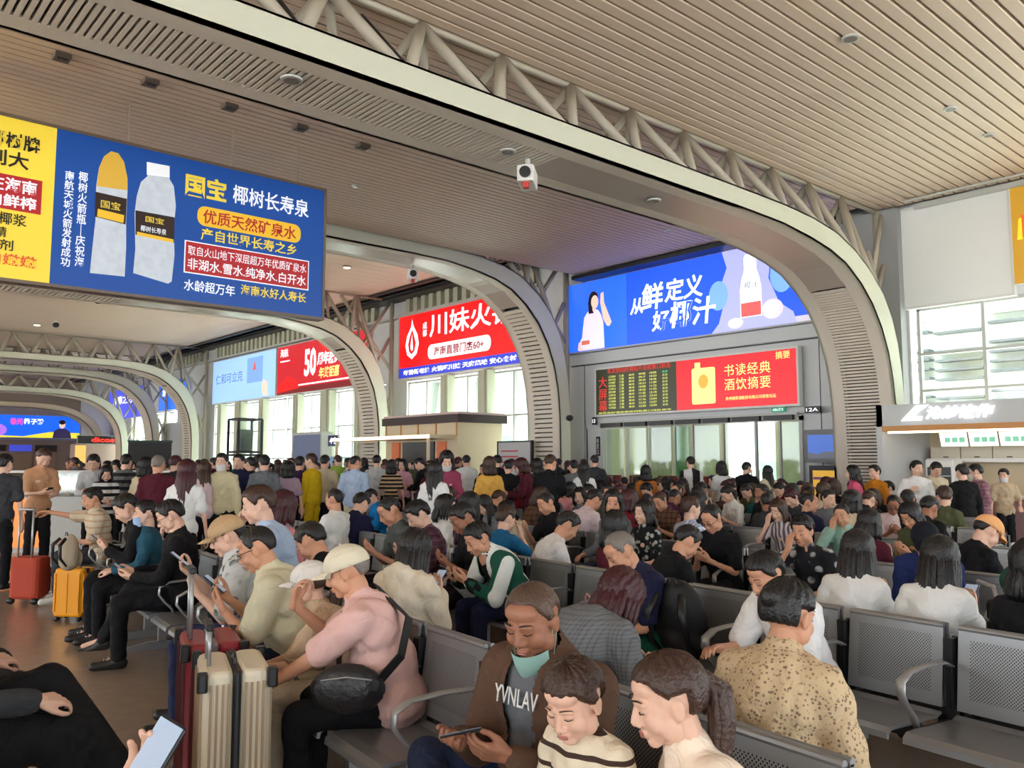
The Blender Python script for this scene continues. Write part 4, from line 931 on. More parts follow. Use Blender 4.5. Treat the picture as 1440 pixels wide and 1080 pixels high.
def make_person_meshes(P, lod=0):
    s = skeleton(P); vb = (.0125, .02)[lod]; vh = (.0052, .0085)[lod]; vn = (.0048, .0075)[lod]
    g = P.get('build', 1.0); fem = P.get('female'); ag = .92 if fem else 1.0
    out = {}
    # ---- body: one continuous surface for trunk and limbs, finer grids for head and hands carried into it
    mb = MB(); torso(mb, s, P, -.012)
    for k in 'RL':
        mb.cap(s['sh' + k], s['el' + k], .043 * g * ag, .036 * g * ag, n=12); mb.cap(s['el' + k], s['wr' + k] - s['fd' + k] * .01, .037 * g * ag, .0245 * ag, n=12)
        mb.cap(s['hj' + k], s['kn' + k], .078 * g, .050, n=12); mb.cap(s['kn' + k], s['an' + k], .048, .032, n=12); mb.cap(s['an' + k], s['toe' + k], .03, .024, n=8)
    v, f = remesh(mb, vb, 3); parts = [(v, f, 0)]
    hp, qm = head_parts(s, P, vh); parts.append(hp[0])
    qv, qf, _ = hp[1]
    for mi in (1, 2, 3): 
        ff = [q for q, m_ in zip(qf, qm) if m_ == mi]
        if ff:
            used = sorted({i for q in ff for i in q}); mp = {u: i for i, u in enumerate(used)}; parts.append(([qv[u] for u in used], [tuple(mp[i] for i in q) for q in ff], mi))
    for k in 'RL':
        if P.get('nohand' + k): continue
        v, f = remesh(hand(s, k, P, vn), vn, 2, .4); parts.append((v, f, 0))
    out['body'] = merge(parts, 'body', [m_skins[0], m_feat, m_lip, m_white])
    # ---- top
    mb = MB(); e = P.get('loose', .016); torso(mb, s, P, e, True); sl = P.get('sleeve', 'short')
    for k in 'RL':
        sh, el, wr = s['sh' + k], s['el' + k], s['wr' + k]
        if sl == 'short': p = sh.lerp(el, .78); q_ = -.012 if P.get('jacket') else 0; mb.cap(sh, p, (.052 + e + q_) * g, (.046 + e + q_) * g, n=12)
        elif sl == 'none': pass
        else: mb.cap(sh, el, (.047 + e) * g, .042 + e, n=12); mb.cap(el, wr - s['fd' + k] * .02, .041 + e, .030 + e, n=12)
    if P.get('coat'): mb.ell(s['hip'] + Vector((0, .0, -.02)), (.19 * g, .15, .13), 0, None, 16, 10)
    if P.get('hood'): mb.ell(s['neck'] + Vector((0, -.085, .0)), (.11, .065, .07), 0, None, 14, 8)
    if P.get('scoop'): pass
    if P.get('dress'):
        for k in 'RL': mb.cap(s['hj' + k], s['kn' + k], .11, .09, n=12)
    v, f = remesh(mb, (.0125, .019)[lod], 3)
    # gathered cloth: shallow real folds
    rs = np.random.RandomState(P.get('seed', 3)); ph = rs.rand(6) * 6; amp = .0035 if lod == 0 else .004
    cc = np.array(s['chest']); rad = v - cc; rn = rad / (np.linalg.norm(rad, axis=1, keepdims=True) + 1e-6)
    v = v + rn * (amp * (np.sin(v[:, 2:3] * 55 + v[:, 0:1] * 38 + ph[0]) + np.sin(v[:, 0:1] * 61 - v[:, 2:3] * 33 + v[:, 1:2] * 47 + ph[1]))).astype(np.float32)
    out['top'] = merge([(v, f, 0)], 'top', [m_white])
    if P.get('jacket'):
        mb = MB(); torso(mb, s, P, e + .018, False); mb.ell(s['hip'] + Vector((0, 0, -.01)), (.195 * g, .15 * g, .13), 0, None, 16, 10)
        for k in 'RL':
            sh, el, wr = s['sh' + k], s['el' + k], s['wr' + k]; mb.cap(sh, el, .083 * g, .066, n=12); mb.cap(el, wr - s['fd' + k] * .02, .064, .044, n=12)
        mb.cap(s['neck'] + Vector((0, -.03, -.01)), s['neck'] + s['d2'] * .03 + Vector((0, -.02, 0)), .10, .082, n=12)
        v, f = remesh(mb, (.0125, .019)[lod], 3); ax = s['neck'] - s['hip']; keep = []
        ctr = s['hip']
        for q in f:
            c_ = v[list(q)].mean(0); u = (c_[2] - ctr.z) / ax.z; y0 = ctr.y + ax.y * max(-.3, min(1.2, u))
            wv = P.get('open', .07) * (1 + .25 * u)
            near_arm = min((Vector(c_) - (s['wr' + k] + (s['el' + k] - s['wr' + k]) * t_)).length for k in 'RL' for t_ in (0, .35, .7, 1)) < .085
            if not near_arm and abs(c_[0] - ax.x * u) < wv and c_[1] > y0 + .02 and u < 1.02: continue
            if c_[2] > s['neck'].z + .02 and (Vector(c_) - (s['neck'] + s['d2'] * .05)).length < .075: continue
            keep.append(q)
        out['jacket'] = merge([(v, keep, 0)], 'jacket', [m_white])
    # ---- trousers
    mb = MB(); mb.ell(s['hip'], (.168 * g, .122 * g, .118), 0, None, 16, 10)
    le = P.get('legs', .012)
    for k in 'RL':
        mb.cap(s['hip'] + (s['hj' + k] - s['hip']) * .8, s['kn' + k], .088 * g + le * .5, .058 + le, n=12)
        if not P.get('shorts'): mb.cap(s['kn' + k], s['kn' + k].lerp(s['an' + k], .97), .056 + le, .047 + le, n=12)
    v, f = remesh(mb, (.014, .021)[lod], 3)
    v = v + np.stack([np.sin(v[:, 2] * 50 + v[:, 1] * 45) * .003, np.sin(v[:, 2] * 42 + v[:, 0] * 50) * .003, np.sin(v[:, 1] * 50) * .003], 1).astype(np.float32)
    out['trousers'] = merge([(v, f, 0)], 'trousers', [m_white])
    # ---- shoes
    for k in 'RL':
        a, t_ = s['an' + k], s['toe' + k]; d = (t_ - a); d.z = 0 if a.z < .16 else d.z; d.normalize(); z0 = a.z - .082 if a.z < .16 else a.z - .075
        b0 = Vector((a.x, a.y, 0)); mb = MB()
        up = Vector((0, 0, 1)); 
        mb.cap(a - d * .03 - up * .035, a + d * .02 - up * .02, .042, .046, n=12); mb.cap(a - d * .03 - up * .048, a + d * .17 - up * .048, .036, .036, n=12); mb.cap(a + d * .02 - up * .03, a + d * .12 - up * .045, .042, .036, n=12)
        v, f = remesh(mb, (.012, .018)[lod], 2); v[:, 2] = np.maximum(v[:, 2], a.z - .078)
        q = MB(); 
        for i in range(3): q.cap(a + d * (.04 + i * .03) - up * (-.022 + i * .012) - d.cross(up) * .02, a + d * (.04 + i * .03) - up * (-.022 + i * .012) + d.cross(up) * .02, .004, .004, 0, 6)
        out['shoe' + k] = merge([(v, f, 0), (q.v, q.f, 1)], 'shoe', [m_white, m_white])
    out['s'] = s
    return out

def hair_mesh(P, s, style):
    """hair follows the skull, ends at a hairline, and hangs, is tied or cropped"""
    M = s['H']; c = s['head']; mb = MB(); nu, nv = (72, 40) if P.get('_fine') else (40, 26); vs = []; fs = []
    short = style in ('short', 'crop', 'side', 'thin'); th = {'short': .017, 'crop': .007, 'thin': .010, 'side': .022, 'bob': .024, 'long': .022, 'ponytail': .016, 'bun': .018, 'child': .016}.get(style, .017)
    rs = np.random.RandomState(len(style) * 7 + P.get('seed', 1)); nz = rs.rand(nv + 1, nu)
    wd = P.get('face_w', 1.0)
    for i in range(nv + 1):
        t = math.pi * i / nv
        for j in range(nu):
            a = 2 * math.pi * j / nu; d = Vector((math.sin(t) * math.sin(a), math.sin(t) * math.cos(a), math.cos(t)))
            az = abs(math.degrees(math.atan2(d.x, d.y))); el = math.degrees(math.asin(max(-1, min(1, d.z))))
            if short or style == 'child':
                fr = {'thin': 52, 'crop': 40}.get(style, 30 if style != 'child' else 24)
                lim = fr if az < 42 else (fr + (az - 42) / 30 * (-8 - fr) if az < 72 else (-8 if az < 88 else (12 if az < 108 else (12 - (az - 108) / 30 * 55 if az < 138 else -43))))
            else:
                lim = 30 if az < 30 else (30 - (az - 30) / 35 * 85 if az < 65 else -55)
                if style in ('ponytail', 'bun'): lim = 30 if az < 42 else (30 - (az - 42) / 35 * 30 if az < 77 else (5 if az < 108 else -40))
            k = max(0, min(1, (el - lim) / 10 + .5)); tk = th * (1 + .35 * max(0, d.z)) * (.9 + .22 * (nz[i, j] if 1 < i < nv - 1 else .5) if style not in ('crop', 'ponytail', 'bun') else 1)
            if style == 'side' or style == 'short': tk *= 1 + .5 * max(0, d.z) * max(0, d.y)
            tk *= 1 + .13 * math.sin(a * 17 + 2 * math.sin(t * 3)) + .09 * math.sin(a * 29 + t * 5); tk = min(tk, .006 if el > 8 else .014) if P.get('_cap') else tk; off = tk * k - .010 * (1 - k)
            r = Vector(((.076 + off) * wd, .094 + off, .087 + off))
            vs.append(c + M @ (Vector((d.x * r.x, d.y * r.y, d.z * r.z)) + Vector((0, -.014, .024))))
    for i in range(nv):
        for j in range(nu):
            fs.append((i * nu + j, (i + 1) * nu + j, (i + 1) * nu + (j + 1) % nu, i * nu + (j + 1) % nu))
    mb.add(vs, fs)
    back = M @ Vector((0, -1, 0)); bk = Vector((back.x, back.y, 0)); bk = bk.normalized() if bk.length > .05 else Vector((0, -1, 0)); side = Vector((-bk.y, bk.x, 0))
    def T(p): return c + M @ Vector(p)
    def strand(pts, w, n=11):
        # a curtain of locks, each lock its own tapering strip
        for k in range(n):
            u = (k / (n - 1) - .5) * 2; jit = rs.uniform(-.008, .008)
            q = [p + side * (u * wd_) + bk * (-abs(u) ** 2 * .05 + jit) for p, wd_ in zip(pts, w)]
            mb.tube(q, [.006, .018, .018, .013, .004][:len(q)], 7)
    if style in ('long', 'bob'):
        L = .40 if style == 'long' else .15
        if P.get('hairlen'): L = P['hairlen']
        p0 = T((0, -.05, .05)); p1 = T((0, -.098, -.02)); dn = Vector((0, 0, -1)); bl = s['d2'] * -1
        follow = (Vector((0, 0, -1)) * .7 + bl * .3).normalized()
        p2 = p1 + follow * L * .4 + bk * .02; p3 = p1 + follow * L * .75 + bk * .03; p4 = p1 + follow * L + bk * .02
        strand([p0, p1, p2, p3, p4], [.045, .075, .095, .10, .09], 15)
        strand([p0 - bk * .03, p1 + bk * .006, p2 + bk * .012, p3 + bk * .01, p4 + bk * .0], [.03, .05, .07, .08, .07], 9)
        for sg in (1, -1):   # locks framing the face
            for kx in (0, 1, 2):
                a0 = T((sg * .07, .035 - kx * .03, .045)); a1 = T((sg * .088, .035 - kx * .03, -.03)); mb.tube([a0, a1, a1 + follow * L * .35, a1 + follow * L * .6], [.014, .019, .016, .005], 7)
    if style == 'ponytail':
        # scrunchie
        p0 = T((0, -.10, .035)); tie = p0 + bk * .02; q = MB()
        pts = [p0, tie, tie + bk * .035 + Vector((0, 0, -.03)), tie + bk * .045 + Vector((0, 0, -.12)), tie + bk * .035 + Vector((0, 0, -.22)), tie + bk * .015 + Vector((0, 0, -.31))]
        mb.tube(pts, [.03, .020, .033, .034, .024, .005], 12)
        for k in range(8):
            a = k / 8 * 6.28; o_ = side * math.cos(a) * .022 + bk * math.sin(a) * .022; mb.tube([p + o_ * (.4 if i < 2 else 1) for i, p in enumerate(pts)], [.012, .008, .018, .018, .013, .003], 6)
    if style == 'bun':
        mb.ell(T((0, -.105, .05)), (.045, .042, .042), 0, M, 14, 10); mb.tube([T((.03 * math.cos(a), -.118, .05 + .03 * math.sin(a))) for a in np.linspace(0, 6.28, 10)], .012, 6)
    me = mb.mesh('hair', [H_COL['black']], smooth=True); return me

def cap_mesh(s, brim=1, wd=1.0):
    M = s['H']; c = s['head']; mb = MB()
    def T(p): return c + M @ Vector((p[0] * wd, p[1], p[2]))
    rings = []
    for i in range(9):
        t = R(96 - i * 11.9); rr = (.097, .114); rings.append([T((rr[0] * math.sin(t) * math.cos(a), -.010 + rr[1] * math.sin(t) * math.sin(a), .030 + .098 * math.cos(t))) for a in np.linspace(0, 2 * math.pi, 24, endpoint=False)])
    mb.loft(rings)
    # curved brim
    for zz in (0,):
        top = []; 
        r0 = []; r1 = []
        for u in np.linspace(-1, 1, 11):
            a = u * 1.05; r0.append((.093 * math.sin(a), -.010 + .110 * math.cos(a), .030)); r1.append((.088 * math.sin(a) * .95, -.010 + .110 * math.cos(a) + .075 * (1 - u * u * .75), .018 - .022 * u * u))
        mb.loft([[T((p[0], p[1], p[2] + dz)) for p, dz in ((r0[i], 0), (r1[i], 0), (r1[i], .006), (r0[i], .007))] for i in range(11)])
    mb.ell(T((0, -.01, .130)), (.008, .008, .005))
    return mb.mesh('cap', [m_white], smooth=True)
def mask_mesh(s, chin=False):
    M = s['H']; c = s['head']; mb = MB(); dz = -.05 if chin else 0
    def T(p): return c + M @ Vector(p)
    g = []
    for i in range(7):
        z = -.022 - i * .0145 + dz; row = []
        for j in range(11):
            a = (j / 10 - .5) * 2.3; rr = .098 + .012 * math.cos(a) * math.sin((i + .5) / 7 * math.pi) - (.012 * (i / 6)); row.append(T((.078 * math.sin(a) * (1 - .12 * i / 6), .006 + rr * math.cos(a), z)))
        g.append(row)
    vs = [p for r_ in g for p in r_]; fs = [(i * 11 + j, i * 11 + j + 1, (i + 1) * 11 + j + 1, (i + 1) * 11 + j) for i in range(6) for j in range(10)]
    mb.add(vs, fs)
    for sg in (1, -1): mb.tube([T((sg * .072, .03, -.03 + dz)), T((sg * .082, .0, .01)), T((sg * .088, -.02, .0)), T((sg * .074, .03, -.08 + dz * .6))], .0015, 5)
    return mb.mesh('face_mask', [m_white], smooth=True)
def glasses_mesh(s):
    M = s['H']; c = s['head']; mb = MB()
    def T(p): return c + M @ Vector(p)
    for sg in (1, -1):
        mb.tube([T((sg * .032 + .021 * math.cos(a), .098 - .004 * abs(math.cos(a)), .004 + .016 * math.sin(a))) for a in np.linspace(0, 2 * math.pi, 13)], .002, 5)
        mb.tube([T((sg * .053, .092, .008)), T((sg * .078, .06, .01)), T((sg * .084, -.005, .006)), T((sg * .084, -.015, -.008))], .002, 5)
    mb.tube([T((-.011, .099, .006)), T((.011, .099, .006))], .002, 5)
    return mb.mesh('glasses', [m_dark])
def set_mat(o, i, m): o.material_slots[i].link = 'OBJECT'; o.material_slots[i].material = m

CACHE = {}
def person(label, pos, head_to, P, pose_key=None, lod=1, top=None, bottom=None, hair='short', hcol='black', skin=0, shoes=None, cap=None, mask=None, glasses=False, group=None, scale=1.0, phone=None, z=0.0, jacket=None):
    key = (pose_key, lod) if pose_key else None
    if key and key in CACHE: me = CACHE[key]
    else:
        me = make_person_meshes(P, lod)
        if key: CACHE[key] = me
    s = me['s']
    fx, fy = head_to; rz = math.atan2(-fx, fy)
    t = thing('person', label, 'person', (pos[0], pos[1], z), rz, group); t.scale = (scale,) * 3
    bo = link('body', me['body'], t); set_mat(bo, 0, m_skins[skin])
    o = link('top', me['top'], t); set_mat(o, 0, top or cloth('white', (225, 225, 225)))
    o = link('trousers', me['trousers'], t); set_mat(o, 0, bottom or cloth('black', (26, 26, 30)))
    if 'jacket' in me: o = link('jacket', me['jacket'], t); set_mat(o, 0, jacket or cloth('jk', (90, 66, 50)))
    for k in 'RL':
        o = link('shoe', me['shoe' + k], t); set_mat(o, 0, shoes or mat('shoe_black', (28, 26, 26), .5)); set_mat(o, 1, m_white if not shoes else m_dark)
    if hair != 'bald':
        hk = ('hair', pose_key, lod, hair, bool(cap)) if pose_key else None
        hm = CACHE.get(hk) if hk else None
        if hm is None:
            hm = hair_mesh(dict(P, _cap=bool(cap), _fine=lod == 0), s, hair)
            if hk: CACHE[hk] = hm
        o = link('hair', hm, t); set_mat(o, 0, H_COL[hcol])
    for nm, on, fn in (('cap', cap, lambda: cap_mesh(s)), ('face_mask', mask, lambda: mask_mesh(s, P.get('chinmask', False))), ('glasses', m_dark if glasses else None, lambda: glasses_mesh(s))):
        if on:
            k2 = (nm, pose_key, lod) if pose_key else None; mm = CACHE.get(k2) if k2 else None
            if mm is None:
                mm = fn()
                if k2: CACHE[k2] = mm
            o = link(nm, mm, t)
            if nm != 'glasses': set_mat(o, 0, on)
    if phone:   # the phone rests in the hand and stays a thing of its own
        w = s['wrR'] + s['fdR'] * .105; Mw = Matrix.Translation((pos[0], pos[1], z)) @ Matrix.Rotation(rz, 4, 'Z') @ Matrix.Scale(scale, 4)
        p = Mw @ (w + Vector(P.get('phone_off', (0, .0, .02)))); ph = phone_thing(phone, p, rz + R(P.get('phone_yaw', 0)), P.get('phone_tilt', 40))
    return t, s
m_screen = mat('phone_screen', (150, 165, 185), .15, emit=.35); m_phone = mat('phone_body', (26, 28, 34), .35)
PH = {}
def phone_thing(label, p, rz, tilt=40, land=False):
    if not PH:
        b = MB(); b.rbox(-.036, .036, -.0765, .0765, -.004, .004, .009); PH['b'] = b.mesh('case', [m_phone]); b = MB(); b.box(-.033, .033, -.072, .072, .0041, .0048); PH['s'] = b.mesh('screen', [m_screen])
        b = MB(); b.box(-.03, -.01, .045, .068, -.0065, -.004); PH['c'] = b.mesh('camera_bump', [m_dark])
    t = thing('phone', label, 'phone', p, rz); t.rotation_euler = Euler((R(tilt), 0, rz + (math.pi / 2 if land else 0)))
    for k, n in (('b', 'case'), ('s', 'screen'), ('c', 'camera_bump')): link(n, PH[k], t)
    return t
# ================================================================== benches
def perforated(name, rgb):
    m = bpy.data.materials.new(name); m.use_nodes = True; nt = m.node_tree; b = nt.nodes['Principled BSDF']; N = nt.nodes.new; Lk = nt.links.new
    b.inputs['Metallic'].default_value = .5; b.inputs['Roughness'].default_value = .38
    tc = N('ShaderNodeTexCoord'); sp = N('ShaderNodeSeparateXYZ'); Lk(tc.outputs['Object'], sp.inputs[0])
    def sn(out, k, ph=0):
        a = N('ShaderNodeMath'); a.operation = 'MULTIPLY_ADD'; a.inputs[1].default_value = k; a.inputs[2].default_value = ph; Lk(out, a.inputs[0]); c = N('ShaderNodeMath'); c.operation = 'SINE'; Lk(a.outputs[0], c.inputs[0]); return c
    p = N('ShaderNodeMath'); p.operation = 'MULTIPLY'; Lk(sn(sp.outputs[0], 400).outputs[0], p.inputs[0]); Lk(sn(sp.outputs[2], 400).outputs[0], p.inputs[1])
    g = N('ShaderNodeMath'); g.operation = 'GREATER_THAN'; g.inputs[1].default_value = .32; Lk(p.outputs[0], g.inputs[0])
    x = N('ShaderNodeMix'); x.data_type = 'RGBA'; x.inputs['A'].default_value = lin(rgb) + (1,); x.inputs['B'].default_value = (.01, .01, .012, 1); Lk(g.outputs[0], x.inputs['Factor']); Lk(x.outputs['Result'], b.inputs['Base Color'])
    return m
m_sheet = mat('bench_steel', (150, 152, 154), .34, metal=.55, noise=.05, nscale=6); m_perf = perforated('bench_perforated', (158, 160, 162))
m_black = mat('bench_black', (24, 24, 26), .4); m_chrome = mat('arm_chrome', (170, 172, 174), .38, metal=.6)
SP = .6
def seat_mesh():
    b = MB(); pts = [(-.24, .452), (-.20, .438), (0, .442), (.14, .452), (.205, .450), (.235, .432), (.24, .405), (.225, .40), (.218, .425), (.195, .436), (.0, .430), (-.20, .426), (-.245, .44)]
    b.prism(pts, 'x', -.262, .262); return b.mesh('seat', [m_sheet])
def back_mesh():
    b = MB()
    def fr(x0, x1, z0, z1, mi, t=.016):
        y = lambda z: -.245 - (z - .46) * .13
        b.add([(x0, y(z0), z0), (x1, y(z0), z0), (x1, y(z1), z1), (x0, y(z1), z1), (x0, y(z0) - t, z0), (x1, y(z0) - t, z0), (x1, y(z1) - t, z1), (x0, y(z1) - t, z1)], [(0, 1, 2, 3), (7, 6, 5, 4), (0, 4, 5, 1), (3, 2, 6, 7), (0, 3, 7, 4), (1, 5, 6, 2)], mi)
    fr(-.262, .262, .47, .53, 0); fr(-.262, .262, .80, .845, 0); fr(-.262, -.205, .53, .80, 0); fr(.205, .262, .53, .80, 0); fr(-.205, .205, .53, .80, 1, .014)
    # rolled top edge
    b.tube([(-.262, -.302, .85), (.262, -.302, .85)], .013, 8, 0)
    return b.mesh('backrest', [m_sheet, m_perf])
def arm_mesh():
    b = MB(); pts = [(0, -.27, .67), (0, -.20, .695), (0, -.05, .70), (0, .10, .69), (0, .17, .655), (0, .175, .60), (0, .13, .54), (0, .07, .48), (0, .05, .43)]
    rings = []
    for i, p in enumerate(pts):
        d = (Vector(pts[min(i + 1, 8)]) - Vector(pts[max(i - 1, 0)])).normalized(); n = Vector((0, -d.z, d.y)); w = .026 if i < 6 else .02
        rings.append([Vector(p) + Vector((w * math.cos(a), 0, 0)) + n * (.010 * math.sin(a)) for a in np.linspace(0, 2 * math.pi, 10, endpoint=False)])
    b.loft(rings); return b.mesh('armrest', [m_chrome], smooth=True)
def post_mesh():
    b = MB(); b.box(-.022, .022, -.30, -.255, .38, .80); b.box(-.02, .02, -.25, .12, .385, .42)
    for k in (-1, 0, 1): b.box(k * .013 - .004, k * .013 + .004, -.255, -.249, .47, .66)
    return b.mesh('seat_post', [m_black])
def leg_mesh():
    b = MB(); b.box(-.03, .03, -.09, -.03, .06, .37); b.prism([(-.30, 0), (.26, 0), (.26, .03), (.05, .07), (-.15, .07), (-.30, .03)], 'x', -.03, .03); return b.mesh('leg', [m_chrome])
BM = dict(seat=seat_mesh(), backrest=back_mesh(), armrest=arm_mesh(), seat_post=post_mesh(), leg=leg_mesh())
def bench(label, r, y0, face, n=4, group=None):
    """n seats along the row starting at y0; face -1: seats look towards -x, +1: towards +x"""
    rz = (math.pi / 2 if face < 0 else -math.pi / 2) - R(SKEW); yc = y0 + n * SP / 2
    t = thing('bench', label, 'bench', (row_x(r, yc) + face * .32 * math.cos(R(SKEW)), yc - face * .32 * math.sin(R(SKEW)), 0), rz, group); t.scale = (1, 1, 1.03)
    for k in range(n):
        x = (k - (n - 1) / 2) * SP; link('seat', BM['seat'], t, (x, 0, 0)); link('backrest', BM['backrest'], t, (x, 0, 0))
    for k in range(n + 1):
        x = (k - n / 2) * SP; link('armrest', BM['armrest'], t, (x, 0, 0)); link('seat_post', BM['seat_post'], t, (x, 0, 0))
    for x in (-(n / 2 - .5) * SP, (n / 2 - .5) * SP): link('leg', BM['leg'], t, (x, 0, 0))
    b = MB(); b.box(-n * SP / 2, n * SP / 2, -.09, -.03, .355, .40); link('beam', b.mesh('beam', [m_black]), t)
    return t
ROWX = {'Z': -.3, 'A': 2.14, 'B': 4.33, 'C': 6.5, 'D': 8.65, 'E': 10.8, 'F': 12.9, 'G': 15.0}
SLOPE = .113      # the seat rows stand a little askew to the hall
def row_x(r, y): return ROWX[r] + SLOPE * y
SKEW = math.degrees(math.atan(SLOPE))
RWORD = {'Z': 'far left', 'A': 'nearest', 'B': 'second', 'C': 'third', 'D': 'fourth', 'E': 'fifth', 'F': 'sixth', 'G': 'seventh'}
RANGE = {'Z': (.9, 8), 'A': (1.15, 17), 'B': (.6, 20), 'C': (1.6, 20), 'D': (2.8, 18), 'E': (3.8, 16), 'F': (4.8, 15), 'G': (5.6, 12)}
UNIT = ['nearest', 'second', 'third', 'fourth', 'fifth', 'sixth']
for r_, X0 in ROWX.items():
    y0, n = RANGE[r_]; u = 0
    while n > 0:
        k = min(4, n)
        for f_ in ((-1, 1) if r_ not in 'Z' else (1,)):
            bench('grey perforated steel bench, %s side of the %s row, %s unit from the camera' % ('window' if f_ > 0 else 'aisle', RWORD[r_], UNIT[u]), r_, y0 + u * 4 * SP, f_, k, 'back to back steel benches in rows')
        n -= k; u += 1

# ================================================================== luggage
def suitcase(label, pos, rz, w, d, h, m, hh=0, ribs=0, name='suitcase', frame=None, tilt=0, guards=None, rib_m=None):
    rib_m = rib_m or m
    t = thing(name, label, 'suitcase', pos, rz); t.rotation_euler = (0, R(tilt), rz)
    b = MB(); z0 = .05
    b.rbox(-w / 2, w / 2, -d / 2, -.012, z0, h, min(.05, d * .3)); b.build('front_shell', m, t, smooth=False); b = MB(); b.rbox(-w / 2, w / 2, .012, d / 2, z0, h, min(.05, d * .3)); b.build('back_shell', m, t)
    b = MB(); b.rbox(-w / 2 + .003, w / 2 - .003, -.016, .016, z0 + .003, h - .003, .012); b.build('frame_band' if frame else 'zip_band', frame or m_black, t)
    if ribs:
        for s_ in (-1, 1):
            for i in range(ribs):
                x = (i - (ribs - 1) / 2) * (w * .82 / max(1, ribs - 1)); b = MB(); b.box(x - w * .018, x + w * .018, s_ * d / 2 - .004, s_ * d / 2 + .008, z0 + .05, h - .05); b.build('rib', rib_m, t)
            for i in range(4):
                y = s_ * (d * .12 + i * d * .085); 
                for sx in (-1, 1): b = MB(); b.box(sx * w / 2 - .008, sx * w / 2 + .008, y - d * .018, y + d * .018, z0 + .05, h - .05); b.build('rib', rib_m, t)
    if guards:
        for sx in (-1, 1):
            for sy in (-1, 1): b = MB(); b.rbox(sx * w / 2 - .028 - .002 * sx, sx * w / 2 + .028 - .002 * sx, sy * d / 2 - .022, sy * d / 2 + .022, h - .075, h + .005, .012); b.build('corner_guard', guards, t)
        b = MB(); b.box(-w * .2, w * .2, -d / 2 - .012, -d / 2 + .01, h * .62, h * .66); b.build('latch', guards, t)
    b = MB(); b.tube([(-.07, 0, h), (-.07, 0, h + .02), (-.045, 0, h + .035), (.045, 0, h + .035), (.07, 0, h + .02), (.07, 0, h)], .009, 6); b.build('carry_handle', m_black, t)
    for sx in (-1, 1):
        for sy in (-1, 1): b = MB(); b.cap((sx * w * .38, sy * d * .33 - .008, .028), (sx * w * .38, sy * d * .33 + .008, .028), .026, n=10); b.box(sx * w * .38 - .018, sx * w * .38 + .018, sy * d * .33 - .02, sy * d * .33 + .02, .035, .06); b.build('wheel', m_black, t)
    if hh:
        for sx in (-1, 1): b = MB(); b.tube([(sx * .075, d / 2 - .035, h - .01), (sx * .075, d / 2 - .035, hh - .02)], .009, 8); b.build('handle_rod', m_chrome, t, smooth=True)
        b = MB(); b.rbox(-.095, .095, d / 2 - .052, d / 2 - .018, hh - .03, hh, .014); b.build('grip', m_black if hh < 1.2 else m_chrome, t)
    return t
suitcase('cream ribbed hard suitcase with a black centre frame, nearest at lower left', tuple(at_d(326, 1000, 3.95).xy) + (0,), R(72), .46, .29, .80, mat('case_cream', (236, 226, 202), .3), .98, 7, frame=m_black, guards=m_black, rib_m=mat('rib_cream', (170, 148, 120), .4))
suitcase('dark red ribbed hard suitcase just left of and behind the cream suitcase', tuple(at_d(293, 1000, 4.5).xy) + (0,), R(74), .46, .28, .80, mat('case_red', (150, 42, 52), .35), 1.16, 5, frame=mat('case_greyframe', (120, 110, 112), .3), guards=m_black, rib_m=mat('rib_red', (96, 26, 34), .4))
suitcase('small bright yellow hard suitcase standing in front of black trousers at left', tuple(at_d(103, 860, 9.3).xy) + (0,), R(130), .34, .24, .56, mat('case_yellow', (238, 160, 22), .3), 0, 3)
suitcase('small dark red suitcase upright between the second and nearest seat rows', tuple(on_x(800, 850, 3.72).xy) + (0,), R(60), .34, .22, .66, mat('case_crimson', (140, 22, 34), .4), 0, 0)
t = thing('trolley_bag', 'rust orange soft wheeled bag with tall silver handle at far left', 'bag', tuple(at_d(40, 840, 10.4).xy) + (0,), R(130))
mo = mat('bag_rust', (176, 62, 36), .7, bump=.4, bscale=12)
b = MB(); b.rbox(-.2, .2, -.14, .12, .06, .56, .07); b.build('body', mo, t); b = MB(); b.rbox(-.16, .16, -.19, -.13, .12, .42, .03); b.build('front_pocket', mo, t); b = MB(); b.tube([(-.17, -.145, .3), (-.12, -.15, .50), (.12, -.15, .50), (.17, -.145, .3)], .005, 6); b.build('zip', m_black, t)
b = MB()
for sx in (-1, 1): b.tube([(sx * .09, .1, .5), (sx * .09, .1, 1.13)], .012, 8)
b.tube([(-.1, .1, 1.13), (.1, .1, 1.13)], .018, 8); b.build('pull_handle', m_chrome, t, smooth=True)
for sx in (-1, 1): b = MB(); b.cap((sx * .15, .1, .04), (sx * .17, .1, .04), .04, n=12); b.build('wheel', m_black, t)

def backpack(label, pos, rz, m, sc=1.0, tilt=0):
    t = thing('backpack', label, 'backpack', pos, rz); t.scale = (sc,) * 3; t.rotation_euler = (R(tilt), 0, rz)
    b = MB(); b.ell((0, 0, .22), (.155, .10, .23), 0, None, 16, 12); b.ell((0, .01, .12), (.16, .11, .13)); v, f = remesh(b, .014, 3); link('body', merge([(v, f, 0)], 'body', [m]), t)
    b = MB(); b.ell((0, -.10, .14), (.11, .045, .11)); v, f = remesh(b, .014, 2); link('pocket', merge([(v, f, 0)], 'pocket', [m]), t)
    for sx in (-1, 1): b = MB(); b.tube([(sx * .07, .09, .40), (sx * .10, .17, .32), (sx * .11, .16, .16), (sx * .10, .08, .06)], [.02, .024, .018, .012], 8); b.build('strap', m_black, t, smooth=True)
    b = MB(); b.tube([(-.03, .05, .43), (-.02, .05, .47), (.02, .05, .47), (.03, .05, .43)], .007, 6); b.build('grab_loop', m_black, t, smooth=True)
    b = MB(); b.tube([(-.10, -.085, .26), (-.05, -.10, .36), (.05, -.10, .36), (.10, -.085, .26)], .004, 6); b.build('zip', m_chrome, t)
    return t
mbk = mat('bag_black', (20, 20, 23), .6, bump=.3, bscale=14)
